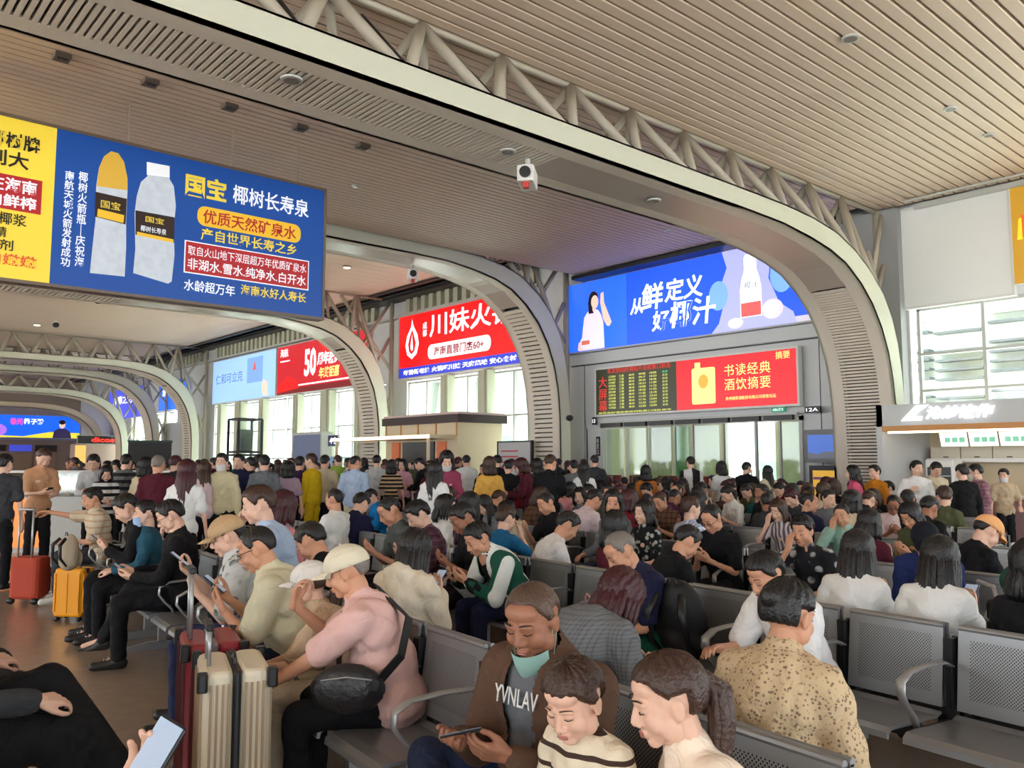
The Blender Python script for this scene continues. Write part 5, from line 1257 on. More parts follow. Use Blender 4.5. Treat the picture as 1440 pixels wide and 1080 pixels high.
backpack('black backpack leaning on an empty seat left of the white tee man', tuple(on_x(965, 880, 4.42).xy) + (.47,), R(100), mbk, 1.15, -14)
def tote(label, pos, rz, w, d, h, m, m2=None, name='shopping_bag', cat='bag', hh=.16):
    t = thing(name, label, cat, pos, rz); b = MB(); b.loft([rect3(w, d, 0), rect3(w * 1.03, d * 1.08, h * .5), rect3(w * 1.0, d * .9, h)], cap=True); b.build('body', m, t)
    for s_ in (-1, 1): b = MB(); b.tube([(-w * .25, s_ * d * .4, h - .02), (-w * .22, s_ * d * .4, h + hh * .8), (-w * .1, s_ * d * .4, h + hh), (w * .1, s_ * d * .4, h + hh), (w * .22, s_ * d * .4, h + hh * .8), (w * .25, s_ * d * .4, h - .02)], .008, 6); b.build('handle', m2 or m, t, smooth=True)
    b = MB(); b.box(-w * .3, w * .3, -d / 2 - .006, -d / 2 + .004, h * .35, h * .7); b.build('print', m2 or m_white, t); return t
def rect3(w, d, z): return [(-w / 2, -d / 2, z), (w / 2, -d / 2, z), (w / 2, d / 2, z), (-w / 2, d / 2, z)]
mcr = mat('bag_white', (232, 226, 214), .6)
tote('yellow and white shopping bag with white handles on the seats behind the plaid shirt', tuple(on_x(622, 757, 5.0).xy) + (.47,), R(60), .32, .14, .27, mat('bag_yellowprint', (226, 186, 70), .5), mcr)
tote('pink patterned paper bag on a seat right of the dark red suitcase', tuple(on_x(838, 830, 4.2).xy) + (.47,), R(60), .26, .14, .25, mat('bag_rose', (184, 92, 100), .6), mat('bag_rose2', (214, 160, 150), .6), hh=.1)
# bottle of iced tea standing between the seats
p = on_x(361, 918, 2.35); t = thing('drink_bottle', 'small clear drink bottle with red label and red cap by the suitcases', 'bottle', (p.x, p.y, .50))
b = MB(); prof = [(.0, 0), (.03, 0), (.033, .01), (.033, .10), (.031, .13), (.022, .165), (.013, .185), (.013, .2)]
b.loft([[(r_ * math.cos(a), r_ * math.sin(a), z_) for a in np.linspace(0, 2 * math.pi, 16, endpoint=False)] for r_, z_ in prof[1:]]); b.build('body', mat('bottle_clear', (214, 200, 196), .15), t, smooth=True)
b = MB(); b.tube([(0, 0, .04), (0, 0, .10)], .0345, 16); b.build('label_band', mat('label_red', (190, 30, 44), .4), t, smooth=True); b = MB(); b.tube([(0, 0, .195), (0, 0, .218)], .016, 14); b.build('bottle_cap', mat('label_red', (190, 30, 44), .4), t, smooth=True); t.scale = (1.25,) * 3
# luggage trolley and green cushion at the right
p = on_x(1385, 800, 5.9); t = thing('luggage_trolley', 'folding silver luggage trolley with a black bag strapped on, right side', 'trolley', (p.x, p.y, 0), R(40))
b = MB()
for sx in (-1, 1): b.tube([(sx * .16, 0, .08), (sx * .16, 0, .86), (sx * .12, 0, .92)], .014, 8)
b.tube([(-.12, 0, .92), (.12, 0, .92)], .018, 8); b.tube([(-.16, 0, .45), (.16, 0, .45)], .01, 8); b.tube([(-.16, 0, .7), (.16, 0, .7)], .01, 8); b.build('frame', m_chrome, t, smooth=True)
for sx in (-1, 1): b = MB(); b.cap((sx * .17, 0, .07), (sx * .2, 0, .07), .07, n=14); b.build('wheel', m_black, t)
b = MB(); b.rbox(-.2, .2, -.3, 0, .06, .1, .02); b.build('platform', m_chrome, t)
tt = thing('duffel_bag', 'black duffel bag resting on the silver luggage trolley', 'bag', (p.x - .07, p.y - .1, .11), R(40)); b = MB(); b.cap((-.16, 0, .16), (.16, 0, .16), .15, n=14); b.ell((0, 0, .28), (.16, .11, .1)); v, f = remesh(b, .018, 3); link('body', merge([(v, f, 0)], 'body', [mbk]), tt); b = MB(); b.tube([(-.1, 0, .34), (-.08, 0, .44), (.08, 0, .44), (.1, 0, .34)], .012, 6); b.build('handle', m_black, tt, smooth=True)
p = at_d(1440, 850, 5.4); suitcase('black upright suitcase at the right edge carrying a round green cushion', (p.x, p.y, 0), R(60), .4, .26, .82, mbk)
t = thing('travel_cushion', 'round dark green travel cushion with a pale emblem at the right edge', 'cushion', (p.x, p.y, .85)); b = MB(); b.ell((0, 0, .1), (.13, .13, .11), 0, None, 20, 14); b.build('cushion', mat('cushion_green', (16, 84, 62), .8), t, smooth=True); b = MB(); b.ell((-.10, -.08, .11), (.015, .035, .02)); b.build('emblem', m_white, t, smooth=True)
# ================================================================== the crowd
C_ = cloth
BLK = C_('black', (24, 24, 27)); WHT = C_('white', (228, 228, 226)); GRY = C_('grey', (112, 114, 118)); NVY = C_('navy', (30, 34, 62)); MRN = C_('maroon', (84, 30, 44)); PNK = C_('pink', (222, 156, 156)); JEAN = C_('denim', (46, 56, 84)); DGR = C_('darkgrey', (58, 60, 64)); TAN = C_('tan', (196, 148, 112)); BEI = C_('beige', (210, 196, 168)); LBL = C_('lightblue', (176, 196, 224)); OLV = C_('olive', (84, 88, 62)); YEL = C_('yellow', (216, 182, 30)); GRN = C_('green', (26, 84, 66)); RED = C_('red', (170, 36, 44)); ORG = C_('orange', (206, 132, 36))
STRP = C_('blackstripe', (226, 226, 224), 'stripe', (24, 24, 26), 9); SHOE_W = mat('shoe_white', (216, 212, 206), .6); SHOE_T = mat('shoe_taupe', (120, 102, 88), .7)
BASE = {
 'phone': dict(lean=10, pitch=34, handR=(.05, .33, .80), handL=(-.07, .32, .78), phone=True), 'phone1': dict(lean=4, pitch=28, handR=(.07, .34, .86), handL=(-.16, .26, .64), phone=True),
 'up': dict(lean=2, pitch=4, eyes='open', handR=(.12, .30, .66), handL=(-.10, .32, .67)), 'down': dict(lean=24, pitch=38, handR=(.05, .46, .62), handL=(-.07, .46, .62)),
 'cheek': dict(lean=16, pitch=16, handR=(.07, .33, .99), hdirR=(-.1, -.15, 1), palmR=(-.4, -1, .1), elbR=(.5, .5, -1), handL=(-.10, .36, .64)),
 'turnl': dict(lean=6, pitch=8, yaw=42, eyes='open'), 'turnr': dict(lean=6, pitch=10, yaw=-42, eyes='open'),
 'sphone': dict(sit=False, lean=3, pitch=30, handR=(.06, .34, 1.10), handL=(-.08, .32, 1.06), phone=True), 'sdown': dict(sit=False, lean=1, pitch=4, eyes='open'),
 'sbag': dict(sit=False, lean=2, pitch=6, eyes='open', handR=(.14, .16, 1.22), palmR=(-1, 0, 0), yaw=20), 'slook': dict(sit=False, lean=2, pitch=10, yaw=-35, handL=(-.16, .26, 1.0), eyes='open'),
}
def pose(name, female=False, sleeve='short', **kw):
    d = dict(BASE[name]); d.update(sleeve=sleeve)
    if female: d.update(female=True, build=.92)
    d.update(kw); return d
def toward(th): return (-math.cos(R(th)), math.sin(R(th)))      # 0 looks down the aisle side (-x), 90 along the hall, 180 towards the windows
def axisrot(th): return Matrix.Rotation(math.atan2(math.cos(R(th)), math.sin(R(th))), 3, 'Z')
TAKEN = []
def where(px, ytop, s, th, x_root=None, D=None, smin=1.0, smax=1.16, row=None):
    """ground position so that the head appears at the measured bearing"""
    fx, fy = toward(th); rz = math.atan2(-fx, fy); h = s['head']; Rm = Matrix.Rotation(rz, 3, 'Z'); sc = 1.07
    for _ in range(3):
        off = Rm @ (h * sc); off.z = 0
        if x_root is not None:
            y_ = 3.0
            for _k in range(8): p = on_x(px, ytop, x_root + SLOPE * y_ + off.x); y_ = p.y - off.y
        else: p = at_d(px, ytop, D)
        ztop = p.z; sc = max(smin, min(smax, ztop / (h.z + .115)))
    return (p.x - off.x, p.y - off.y), sc, (p.x, p.y)
def place(label, px, ytop, P, th, row=None, D=None, key=None, lod=1, smin=1.0, smax=1.16, dx=0, **kw):
    if row: th += SKEW
    k2 = (key, lod) if key else None
    if k2 and k2 in CACHE: s = CACHE[k2]['s']
    else:
        me = make_person_meshes(P, lod)
        k2 = k2 or ('one', label); CACHE[k2] = me; s = me['s']; key = k2[0] if k2[0] != 'one' else None
    if key is None: key = 'u_' + label; CACHE[(key, lod)] = CACHE.get(k2)
    xr = None
    if row: xr = ROWX[row[0]] + (.28 if row[1] == 'R' else -.28) + dx
    pos, sc, hp = where(px, ytop, s, th, xr, D, smin, smax)
    t, _ = person(label, pos, toward(th), P, pose_key=key, lod=lod, scale=sc, **kw)
    TAKEN.append((row, pos[0], pos[1], px, kw.get('shortname', '')))
    return t, s, pos, sc
def sit(label, px, ytop, row, top, pz='phone', fem=False, sl='short', th=None, **kw):
    if th is None: th = 0 if row[1] == 'L' else 180
    return place(label, px, ytop, pose(pz, fem, sl), th, row=row, key='%s_%d_%s' % (pz, fem, sl), top=top, **kw)
def stand(label, px, ytop, D, top, pz='sdown', fem=False, sl='short', th=-49, **kw):
    return place(label, px, ytop, pose(pz, fem, sl), th, D=D, key='%s_%d_%s' % (pz, fem, sl), top=top, **kw)
def world_pt(pos, th, sc, v):
    fx, fy = toward(th); return Matrix.Translation((pos[0], pos[1], 0)) @ Matrix.Rotation(math.atan2(-fx, fy), 4, 'Z') @ (Vector(v) * sc)

# ------------------------------------------------------------------ foreground figures
PINKM = dict(lean=20, pitch=20, build=1.07, belly=.035, seed=5, handR=(.06, .52, .95), hdirR=(-.2, -.2, 1), palmR=(-.1, -1, 0), elbR=(.5, .6, -1.2), curlR=36, handL=(-.16, .60, .60), elbL=(-.6, -.2, -.6), kneeR=(.12, .43, .50), kneeL=(-.2, .42, .50), loose=.022, eyes='down')
t, s, pos, sc = place('heavyset man in a pale pink tee and cream cap, hand on his face, facing left', 488, 780, PINKM, 38, row='AL', lod=0, skin=1, hair='thin', hcol='grey', top=C_('palepink', (226, 184, 176)), cap=C_('capcream', (222, 212, 188)), smin=1.04, smax=1.12, dx=.1)
# his sling bag
sb = thing('sling_bag', 'black leather sling bag at the hip of the man in pink, strap over his back', 'bag', (pos[0], pos[1], 0), math.atan2(math.cos(R(38)), math.sin(R(38)))); sb.scale = (sc,) * 3
b = MB(); n_ = s['neck']; 
path = [s['hip'] + Vector((-.26, .10, .10)), s['mid'] + Vector((-.20, -.08, .02)), s['chest'] + Vector((-.09, -.165, .06)), n_ + Vector((.02, -.135, .0)), n_ + Vector((.12, -.07, .045)), n_ + Vector((.15, .03, .02)), s['chest'] + Vector((.08, .165, .02)), s['hip'] + Vector((-.15, .25, .12))]
rings = []
for i, p_ in enumerate(path):
    d_ = (path[min(i + 1, len(path) - 1)] - path[max(i - 1, 0)]).normalized(); o_ = (p_ - s['chest']); o_ = (o_ - d_ * o_.dot(d_)).normalized(); w_ = d_.cross(o_)
    rings.append([p_ + w_ * .024 + o_ * .0, p_ + w_ * .024 + o_ * .008, p_ - w_ * .024 + o_ * .008, p_ - w_ * .024])
b.loft(rings); b.build('strap', mbk, sb)
b = MB(); b.ell(s['hip'] + Vector((-.24, .20, .10)), (.055, .17, .115)); v, f = remesh(b, .012, 2); link('pouch', merge([(v, f, 0)], 'pouch', [mat('leather_black', (30, 29, 32), .35, bump=.3, bscale=30)]), sb)
b = MB(); b.tube([s['hip'] + Vector((-.285, .09, .15)), s['hip'] + Vector((-.292, .20, .165)), s['hip'] + Vector((-.285, .31, .15))], .004, 6); b.build('zip', m_chrome, sb)

BROWN = dict(lean=8, pitch=22, yaw=14, build=1.16, belly=.03, seed=9, handR=(.09, .37, .80), handL=(-.10, .33, .78), phone=True, phone_yaw=80, phone_tilt=20, phone_off=(-.07, .02, .02), kneeR=(.36, .26, .64), footR=(-.02, .50, .55), toeR=(-1, .2, -.3), kneeL=(-.16, .43, .50), sleeve='short', jacket=True, open=.055, eyes='down', hdirR=(-.5, .8, .1), hdirL=(.5, .8, .25), palmR=(-.3, -.1, .9), palmL=(.5, -.3, .6), face_w=1.08, chinmask=True, loose=.018)
t, s, pos, sc = place('man in an open brown jacket over grey tee with crossed leg, looking at a phone', 748, 829, BROWN, -8, row='AL', lod=0, skin=2, hair='crop', hcol='shaved', top=C_('heather', (104, 106, 112)), jacket=C_('brownjacket', (92, 68, 54)), bottom=C_('deepnavy', (30, 40, 66)), mask=mat('mask_mint', (150, 190, 180), .7), phone='phone held flat in both hands by the man in the brown jacket', smin=1.02, smax=1.12)
b = MB(); w0 = s['chest'] + Vector((0, .135, .02)); lm = text_mesh('YVNLAV', .002, 1.0, 0, .0).copy(); lm.materials.append(m_white); q_ = .2 / lm['w']; lm.transform(Matrix.Translation(w0 + Vector((.10, .03, -.01))) @ Matrix.Rotation(math.pi, 4, 'Z') @ Matrix.Rotation(R(82), 4, 'X') @ Matrix.Diagonal((q_, q_ * 1.5, 1, 1)))
link('shirt_print', lm, t)

KID = dict(sit=False, lean=6, pitch=24, yaw=10, head_scale=1.36, build=1.0, seed=2, sleeve='short', handR=(.16, .22, .95), handL=(-.12, .25, .95), eyes='down', face_w=1.05, loose=.03)
place('little boy in a cream shirt with dark stripes standing before the brown jacket man', 806, 946, KID, -2, D=2.42, lod=0, skin=0, hair='child', hcol='brown', top=C_('kidstripe', (230, 216, 190), 'thinstripe', (70, 52, 44), 11), smin=.5, smax=.75)
PONY = dict(lean=16, pitch=16, female=True, build=.95, seed=7, sleeve='short', handR=(.1, .40, .70), handL=(-.1, .40, .70), eyes='down', collar=True)
place('woman with a long brown ponytail and pale peach top, looking left toward the boy', 938, 925, PONY, 30, row='AL', lod=0, skin=0, hair='ponytail', hcol='brown', top=C_('peach', (240, 220, 198)), smin=.86, smax=1.1, dx=-.05)
FLOR = dict(lean=14, pitch=14, yaw=-12, female=True, build=1.05, belly=.01, seed=4, sleeve='long', handR=(.12, .34, .66), handL=(-.1, .34, .66), loose=.03, eyes='down')
place('woman with dark hair in a bun and beige floral blouse, seen from behind', 1108, 820, FLOR, 168, row='AR', lod=0, skin=1, hair='bun', hcol='black', top=C_('floral', (208, 184, 148), 'floral', (136, 112, 92), 70), smin=1.0, smax=1.14)
SLEEP = dict(lean=52, pitch=38, female=True, seed=6, sleeve='long', handR=(.12, .55, .62), handL=(-.12, .55, .62), loose=.035, build=1.05)
place('person bent forward asleep in a grey striped sweater, maroon hair', 872, 806, SLEEP, 178, row='AR', lod=0, skin=0, hair='bob', hcol='maroon', top=C_('greysweater', (120, 122, 124), 'plaid', (92, 94, 98), 60), bottom=GRY, smin=1.0, smax=1.12)
HOOD = dict(lean=8, pitch=28, female=True, seed=8, sleeve='long', hood=True, handR=(.05, .34, .86), handL=(-.06, .33, .86), phone=True, loose=.035)
place('girl with long black hair in a cream hooded top, back turned', 583, 772, HOOD, 158, row='AR', lod=0, skin=0, hair='long', hcol='black', top=C_('cream', (226, 214, 192)), phone='phone in the hands of the girl in the cream hooded top', smin=1.0, smax=1.12)
WTM = dict(lean=24, pitch=28, seed=11, handR=(.10, .55, .72), handL=(-.10, .46, .66), kneeR=(.2, .42, .5), build=1.02, loose=.03)
place('man in a plain white tee leaning forward beside the black backpack', 1076, 782, WTM, 8, row='BL', lod=0, skin=1, hair='short', top=C_('brightwhite', (238, 238, 238)), smin=1.0, smax=1.1)
GLS = dict(lean=20, pitch=26, seed=12, handR=(.08, .42, .84), handL=(-.08, .40, .80), phone=True, build=1.06, belly=.02, loose=.028, elbL=(-.5, -.3, -1))
place('man in a cream polo and glasses holding a phone by the suitcases', 362, 742, GLS, 30, row='AL', lod=0, skin=1, hair='crop', hcol='black', top=C_('creampolo', (214, 208, 178)), bottom=JEAN, glasses=True, phone='phone held by the man in the cream polo', smin=1.02, smax=1.14)
PWI = dict(lean=24, pitch=12, female=True, seed=13, handR=(.1, .56, .62), handL=(-.1, .56, .66), eyes='open')
place('woman in a white cap mostly hidden behind the man in pink', 436, 794, PWI, 34, row='AL', lod=0, skin=0, hair='ponytail', hcol='brown', top=C_('beigetop', (206, 180, 150)), bottom=BEI, cap=C_('capwhite', (232, 228, 222)), smin=.95, smax=1.1, dx=.1)
CAPM = dict(lean=14, pitch=22, seed=14, handR=(.10, .42, .90), handL=(-.08, .34, .80), phone=True, loose=.035)
place('man in a khaki cap and white patterned shirt looking at his phone', 320, 727, CAPM, 24, row='AL', lod=0, skin=0, hair='side', hcol='black', top=C_('bwprint', (206, 208, 206), 'print', (104, 112, 110), 14), bottom=C_('bluejean', (52, 62, 100)), cap=C_('capkhaki', (190, 158, 120)), phone='phone raised by the man in the khaki cap', smin=1.02, smax=1.16)
BLS = dict(lean=2, pitch=28, seed=15, sleeve='long', handR=(.08, .36, .72), handL=(-.10, .34, .70), phone=True, build=1.1, kneeR=(.2, .42, .56), footR=(.2, .62, .12))
place('man in black long sleeves and glasses, legs stretched out, left of the khaki cap', 240, 706, BLS, 20, row='AL', lod=0, skin=0, hair='short', top=BLK, glasses=True, phone='phone in the lap of the man in black', smin=1.02, smax=1.2)
place('boy in a pale blue face mask between two men in black', 205, 706, pose('up', False, 'long'), 10, row='AL', key='up_0_long', skin=0, top=C_('teal', (40, 84, 104)), mask=mat('mask_blue', (150, 186, 226), .7), smin=.98, smax=1.14)
place('man in a black jacket with white piping typing on a phone', 178, 697, pose('phone', False, 'long'), 12, row='AL', key='phone_0_long', top=C_('blackjacket', (26, 26, 30)), phone='phone of the man in the black piped jacket', smin=1.0, smax=1.2)
STM = dict(lean=6, pitch=14, seed=16, handR=(.38, .62, 1.02), hdirR=(.3, 1, -.1), handL=(-.1, .34, .70), loose=.028, elbR=(.6, -.3, -1))
place('man in a cream striped shirt stretching an arm to the bag handle', 130, 688, STM, 4, row='AL', lod=0, skin=1, hair='short', top=C_('creamstripe', (206, 190, 166), 'thinstripe', (186, 156, 126), 14), bottom=DGR, shoes=SHOE_W, smin=1.0, smax=1.2)
backpack('beige canvas bag held in the lap of the man with the stretched arm', tuple(at_d(100, 740, 8.6).xy) + (.62,), R(100), mat('canvas_beige', (176, 162, 140), .85, bump=.3, bscale=20), .8)
# far left legs of people across the aisle
LEGS = dict(lean=0, pitch=10, legs=.03, sleeve='long', kneeR=(.16, .40, .50), kneeL=(-.02, .42, .66), footL=(.34, .60, .30), toeL=(1, .3, -.4), build=1.05)
person('person in wide black trousers with crossed legs, cut by the lower left edge', (.52, 4.12), toward(178), LEGS, lod=0, top=DGR, bottom=C_('washedblack', (28, 29, 31)), scale=1.12)
person('person in dark grey trousers just behind the crossed black trousers, left edge', (.50, 5.05), toward(172), dict(LEGS, kneeL=(-.14, .42, .56), footL=(-.1, .5, .1), toeL=(0, 1, 0)), lod=0, top=GRY, bottom=C_('charcoal', (52, 54, 54)), scale=1.12)
HAND = dict(lean=4, pitch=24, handR=(.24, .44, 1.13), handL=(-.2, .3, .68), hdirR=(.35, .7, .8), palmR=(-.3, -.8, .5), curlR=30, sleeve='long')
s_ = skeleton(HAND); tgt = at_d(150, 1168, 1.36); th_ = 131; rz_ = math.atan2(-toward(th_)[0], toward(th_)[1])
off = Matrix.Rotation(rz_, 3, 'Z') @ s_['wrR']
person('person below the frame at lower left whose hand holds up a glossy phone', (tgt.x - off.x, tgt.y - off.y), toward(th_), HAND, lod=0, top=MRN, skin=0, scale=1.0 * tgt.z / off.z)
ph = phone_thing('glossy phone held up at the bottom edge, lower left', at_d(207, 1080, 1.38), 0)
r3 = Vector((math.cos(HEAD), -math.sin(HEAD), 0)); f3 = Vector((math.sin(HEAD), math.cos(HEAD), 0)); yv = (r3 * .42 + f3 * .35 + Vector((0, 0, .85))).normalized(); zv = (r3 * -.55 - f3 * .8 + Vector((0, 0, .35))); zv = (zv - yv * zv.dot(yv)).normalized(); xv = yv.cross(zv)
ph.rotation_euler = Matrix((xv, yv, zv)).transposed().to_euler()

# ------------------------------------------------------------------ middle distance, measured one by one
sit('young man in a dark collar turned away, black crop hair, behind the pale polo', 438, 738, 'AR', BLK, 'down', sl='long', th=60, skin=1, hair='short')
sit('person in a pink hooded top seen from behind, left of centre', 398, 694, 'AR', C_('pinkhood', (224, 148, 148)), 'phone1', True, 'long', th=150, hair='bob', hcol='maroon')
sit('boy in a pale blue shirt eating with both hands', 364, 676, 'AR', LBL, 'cheek', th=20, skin=0, hcol='brown', smax=1.2)
sit('person in a grey tee with a bag on the lap, left of the plaid shirt', 548, 700, 'BL', C_('greygreen', (86, 92, 92)), 'phone', th=10, skin=1, hair='crop', dx=-.2)
sit('person in a dark purple plaid shirt using a phone', 588, 707, 'BL', C_('plaid', (74, 44, 58), 'plaid', (110, 78, 92), 18), 'phone', sl='long', th=14, hair='side', phone='phone held by the person in purple plaid')
GJ = dict(lean=34, pitch=30, seed=21, sleeve='long', jacket=True, open=.06, handR=(.10, .52, .74), handL=(-.08, .50, .74), phone=True)
place('man in a green and white sports jacket bent over his phone', 672, 737, GJ, 6, row='BL', lod=0, skin=1, top=BLK, jacket=C_('greenjacket', (30, 84, 68), 'vstripe', (226, 230, 226), 4.5), bottom=NVY, phone='phone of the man in the green and white jacket', smin=1.0, smax=1.16)
sit('person in teal blue holding up an arm beside the green jacket', 712, 722, 'BR', C_('tealblue', (34, 104, 150)), 'cheek', th=170, hair='short', hcol='brown')
sit('man in a plain white polo seen from behind above the dark red suitcase', 798, 722, 'BR', C_('polo', (232, 230, 230)), 'down', th=200, skin=1, hair='short')
sit('old balding man in a navy vest looking down', 872, 750, 'BL', NVY, 'down', th=14, skin=1, hair='thin', hcol='grey', bottom=GRN)
sit('man in a black tee with bowed head, back turned', 966, 742, 'BR', BLK, 'down', th=196, skin=1)
sit('man in a black tee and glasses looking at a phone above the bowed head', 1000, 711, 'CL', BLK, 'phone', th=-6, skin=1, hair='thin', glasses=True, phone='phone held by the man in glasses and black tee')
sit('man in a black and white jacket resting his forehead on his hand', 1128, 727, 'CL', C_('bwjacket', (36, 36, 40), 'print', (190, 190, 190), 11), 'cheek', th=-10, skin=1, sl='short')
sit('woman with long straight black hair and a white top, back turned', 1206, 766, 'BR', WHT, 'phone1', True, th=168, hair='long')
sit('woman with a black ponytail and white tee holding a pale phone', 1322, 785, 'BR', WHT, 'phone1', True, th=176, hair='long', phone='pale pink phone held by the woman with black hair')
sit('man in a navy suit jacket and black cap facing the camera', 1300, 736, 'CL', C_('suit', (34, 46, 92)), 'phone', sl='long', th=-24, skin=1, cap=C_('capblack', (24, 26, 34)), phone='phone held by the man in the black cap')
sit('person in black with long hair at the right edge', 1452, 780, 'BR', BLK, 'up', True, 'long', th=180, hair='bob')
sit('woman in a black blouse with large white flowers', 905, 706, 'CL', C_('bigflower', (30, 32, 34), 'floral', (180, 184, 182), 16), 'up', True, th=0, hair='bob', skin=0)
sit('woman with dark bobbed hair beside the flower blouse, back turned', 866, 692, 'BR', MRN, 'up', True, th=185, hair='bob', smin=.92, smax=1.0)
sit('person in a white shirt seen from behind above the white polo', 835, 690, 'CR', C_('pinkwhite', (224, 206, 212)), 'down', th=180, skin=1)
sit('young man in a blue striped shirt and black straps, brown hair', 972, 700, 'CR', C_('bluestripe', (150, 168, 206), 'vstripe', (210, 216, 230), 22), 'up', th=190, hcol='brown', skin=0)
sit('woman leaning on her fist in a striped blouse behind the forehead man', 1094, 712, 'DL', C_('whitestripe', (214, 210, 212), 'vstripe', (120, 96, 104), 20), 'cheek', True, th=-6, hair='bob', hcol='brown')
sit('person in a mint green shirt with a hand over the mouth', 1183, 711, 'DL', C_('mint', (150, 186, 172)), 'cheek', sl='long', th=-20, skin=1, hair='crop')
sit('woman with short dark hair and maroon top, back turned, right of the mint shirt', 1222, 728, 'CR', MRN, 'phone1', True, th=172, hair='bob')
sit('man in a pale pink polo with a black shoulder strap, front on', 1256, 697, 'EL', C_('polopink', (214, 190, 188)), 'phone', th=-30, skin=2, hair='thin', glasses=True)
sit('person in a black jacket with orange collar, seen from behind', 1306, 700, 'DR', BLK, 'down', sl='long', th=178, skin=2)
sit('person wearing an orange cap backwards and black jacket, head down', 1388, 726, 'CR', BLK, 'down', sl='long', th=205, cap=C_('caporange', (236, 176, 120)), hair='short')
sit('man in a maroon shirt with dark crop, right of the pink polo', 1276, 690, 'ER', MRN, 'up', th=150, skin=1)
sit('person in white shirt and cropped hair, back turned, right of the pale blue shirt', 470, 688, 'BL', WHT, 'up', th=60, skin=1, hair='crop')
sit('person in a navy jacket bending left of the grey tee', 508, 695, 'BL', C_('navyjk', (30, 30, 60)), 'down', sl='long', th=150, dx=.1)
sit('child in a bright blue coat left of the grey tee', 522, 683, 'CL', C_('brightblue', (24, 120, 190)), 'phone', sl='long', th=10, smax=1.0)
sit('child in a grey top turning aside below the wall screen', 1165, 690, 'EL', GRY, 'turnl', th=-30, smax=1.05)

# ------------------------------------------------------------------ people standing
stand('woman in a tan shirt and black trousers looking at her phone', 62, 632, 12.6, TAN, 'sphone', True, 'short', th=-95, hair='ponytail', hcol='brown', phone='phone held by the standing woman in tan', smax=1.2)
stand('person in a grey tee at the left edge', 8, 640, 11.5, DGR, 'sdown', th=130, bottom=BLK, smax=1.2)
stand('man in a grey jacket with a black shoulder strap', 132, 640, 14, C_('palegrey', (176, 178, 180)), 'sphone', sl='long', th=-60)
stand('woman in a bold black and white striped jacket', 150, 656, 13.6, STRP, 'sphone', True, 'long', th=-80, hair='bob', smin=.9)
stand('person in a dark striped sweater facing away', 178, 640, 15, C_('darkstripe', (34, 34, 38), 'stripe', (110, 110, 112), 9), 'sdown', sl='long', th=120)
stand('woman with a beige backpack beside the maroon shirt', 206, 645, 13.5, BEI, 'sdown', True, 'long', th=140, hair='bob')
stand('bald man in a maroon shirt facing away', 223, 641, 12, MRN, 'sdown', sl='long', th=120, hair='thin', hcol='grey', skin=1)
stand('dark jacketed person right of the maroon shirt', 247, 642, 14, C_('darkolive', (48, 46, 44)), 'slook', sl='long', th=100, hcol='maroon')
stand('woman with long maroon hair and white tee facing away', 263, 649, 9.8, WHT, 'sdown', True, 'short', th=125, hair='long', hcol='maroon', smin=.95)
stand('woman in a pale pink blouse right of the long maroon hair', 288, 650, 13, C_('palepk', (214, 190, 196)), 'slook', True, 'long', th=90, hair='long', hcol='brown')
stand('man in a cream cardigan with black trim and face mask', 312, 639, 13, C_('cardigan', (206, 196, 160)), 'sdown', sl='long', th=-50, mask=mat('mask_white', (216, 212, 216), .7), smax=1.2)
stand('man in a dark navy jacket right of the cream cardigan', 336, 640, 15, NVY, 'sdown', sl='long', th=-40)
stand('person in black and white behind the boy eating', 352, 644, 16, BLK, 'sbag', th=100, sl='long')
stand('person in a grey rain jacket facing away', 372, 641, 14.5, C_('slate', (112, 118, 124)), 'sdown', sl='long', th=110)
stand('woman in a pale lilac top left of the yellow coat', 406, 650, 15, C_('lilac', (176, 150, 166)), 'sdown', True, th=120, hair='bob')
stand('person in purple and black with a yellow strap', 422, 643, 16, C_('purple', (58, 40, 78)), 'sdown', sl='long', th=130)
stand('person in a long yellow raincoat', 437, 639, 15.5, YEL, 'sdown', sl='long', th=60, hcol='brown', bottom=YEL)
stand('person in black with a beige backpack right of the yellow raincoat', 457, 641, 17, BEI, 'sdown', th=130)
stand('person with lime green hood', 475, 641, 22, C_('lime', (160, 190, 80)), 'sdown', sl='long', th=100, hcol='brown')
stand('man in a light shirt with a black strap, back turned before the cream kiosk', 530, 641, 19, C_('pearl', (200, 204, 208)), 'sdown', sl='long', th=130)
stand('woman in a beige and black striped tee facing away', 551, 648, 17.5, C_('beistripe', (206, 178, 140), 'stripe', (40, 36, 36), 13), 'sdown', True, th=130, hair='bob')
stand('child sized person in pink at the kiosk', 566, 647, 19, C_('rose', (206, 156, 170)), 'sdown', True, th=-30, hair='bob', smin=.9)
stand('man in black leaning left in front of the dark kiosk window', 590, 645, 18, BLK, 'sphone', sl='long', th=60)
stand('tall woman in a black jacket, white and maroon top and face mask', 628, 636, 12.5, C_('marwhite', (140, 60, 84)), 'sphone', True, 'long', th=-60, hair='bob', mask=mat('mask_white', (216, 212, 216), .7), smax=1.25)
stand('woman with long black hair and white straps in front of the masked woman', 612, 650, 11.5, WHT, 'sdown', True, 'long', th=150, hair='long', smin=.95)
stand('person with a white backpack near the bright window', 656, 641, 20, WHT, 'sdown', th=130)
stand('person carrying a yellow and orange backpack', 688, 644, 14, C_('amber', (226, 176, 84)), 'sdown', True, th=120, hair='bob', hcol='brown')
stand('person with short black hair right of the yellow backpack', 699, 641, 19, BLK, 'sdown', th=100)
stand('person in black, back turned, under the red banner', 715, 648, 16, BLK, 'sdown', sl='long', th=130)
stand('woman in a maroon top turning left', 733, 646, 14.5, MRN, 'sphone', True, 'long', th=50, hair='bob', hcol='maroon')
stand('brown haired man in a black tee beside the second arch foot', 774, 641, 13, BLK, 'sphone', th=150, hcol='brown', skin=1)
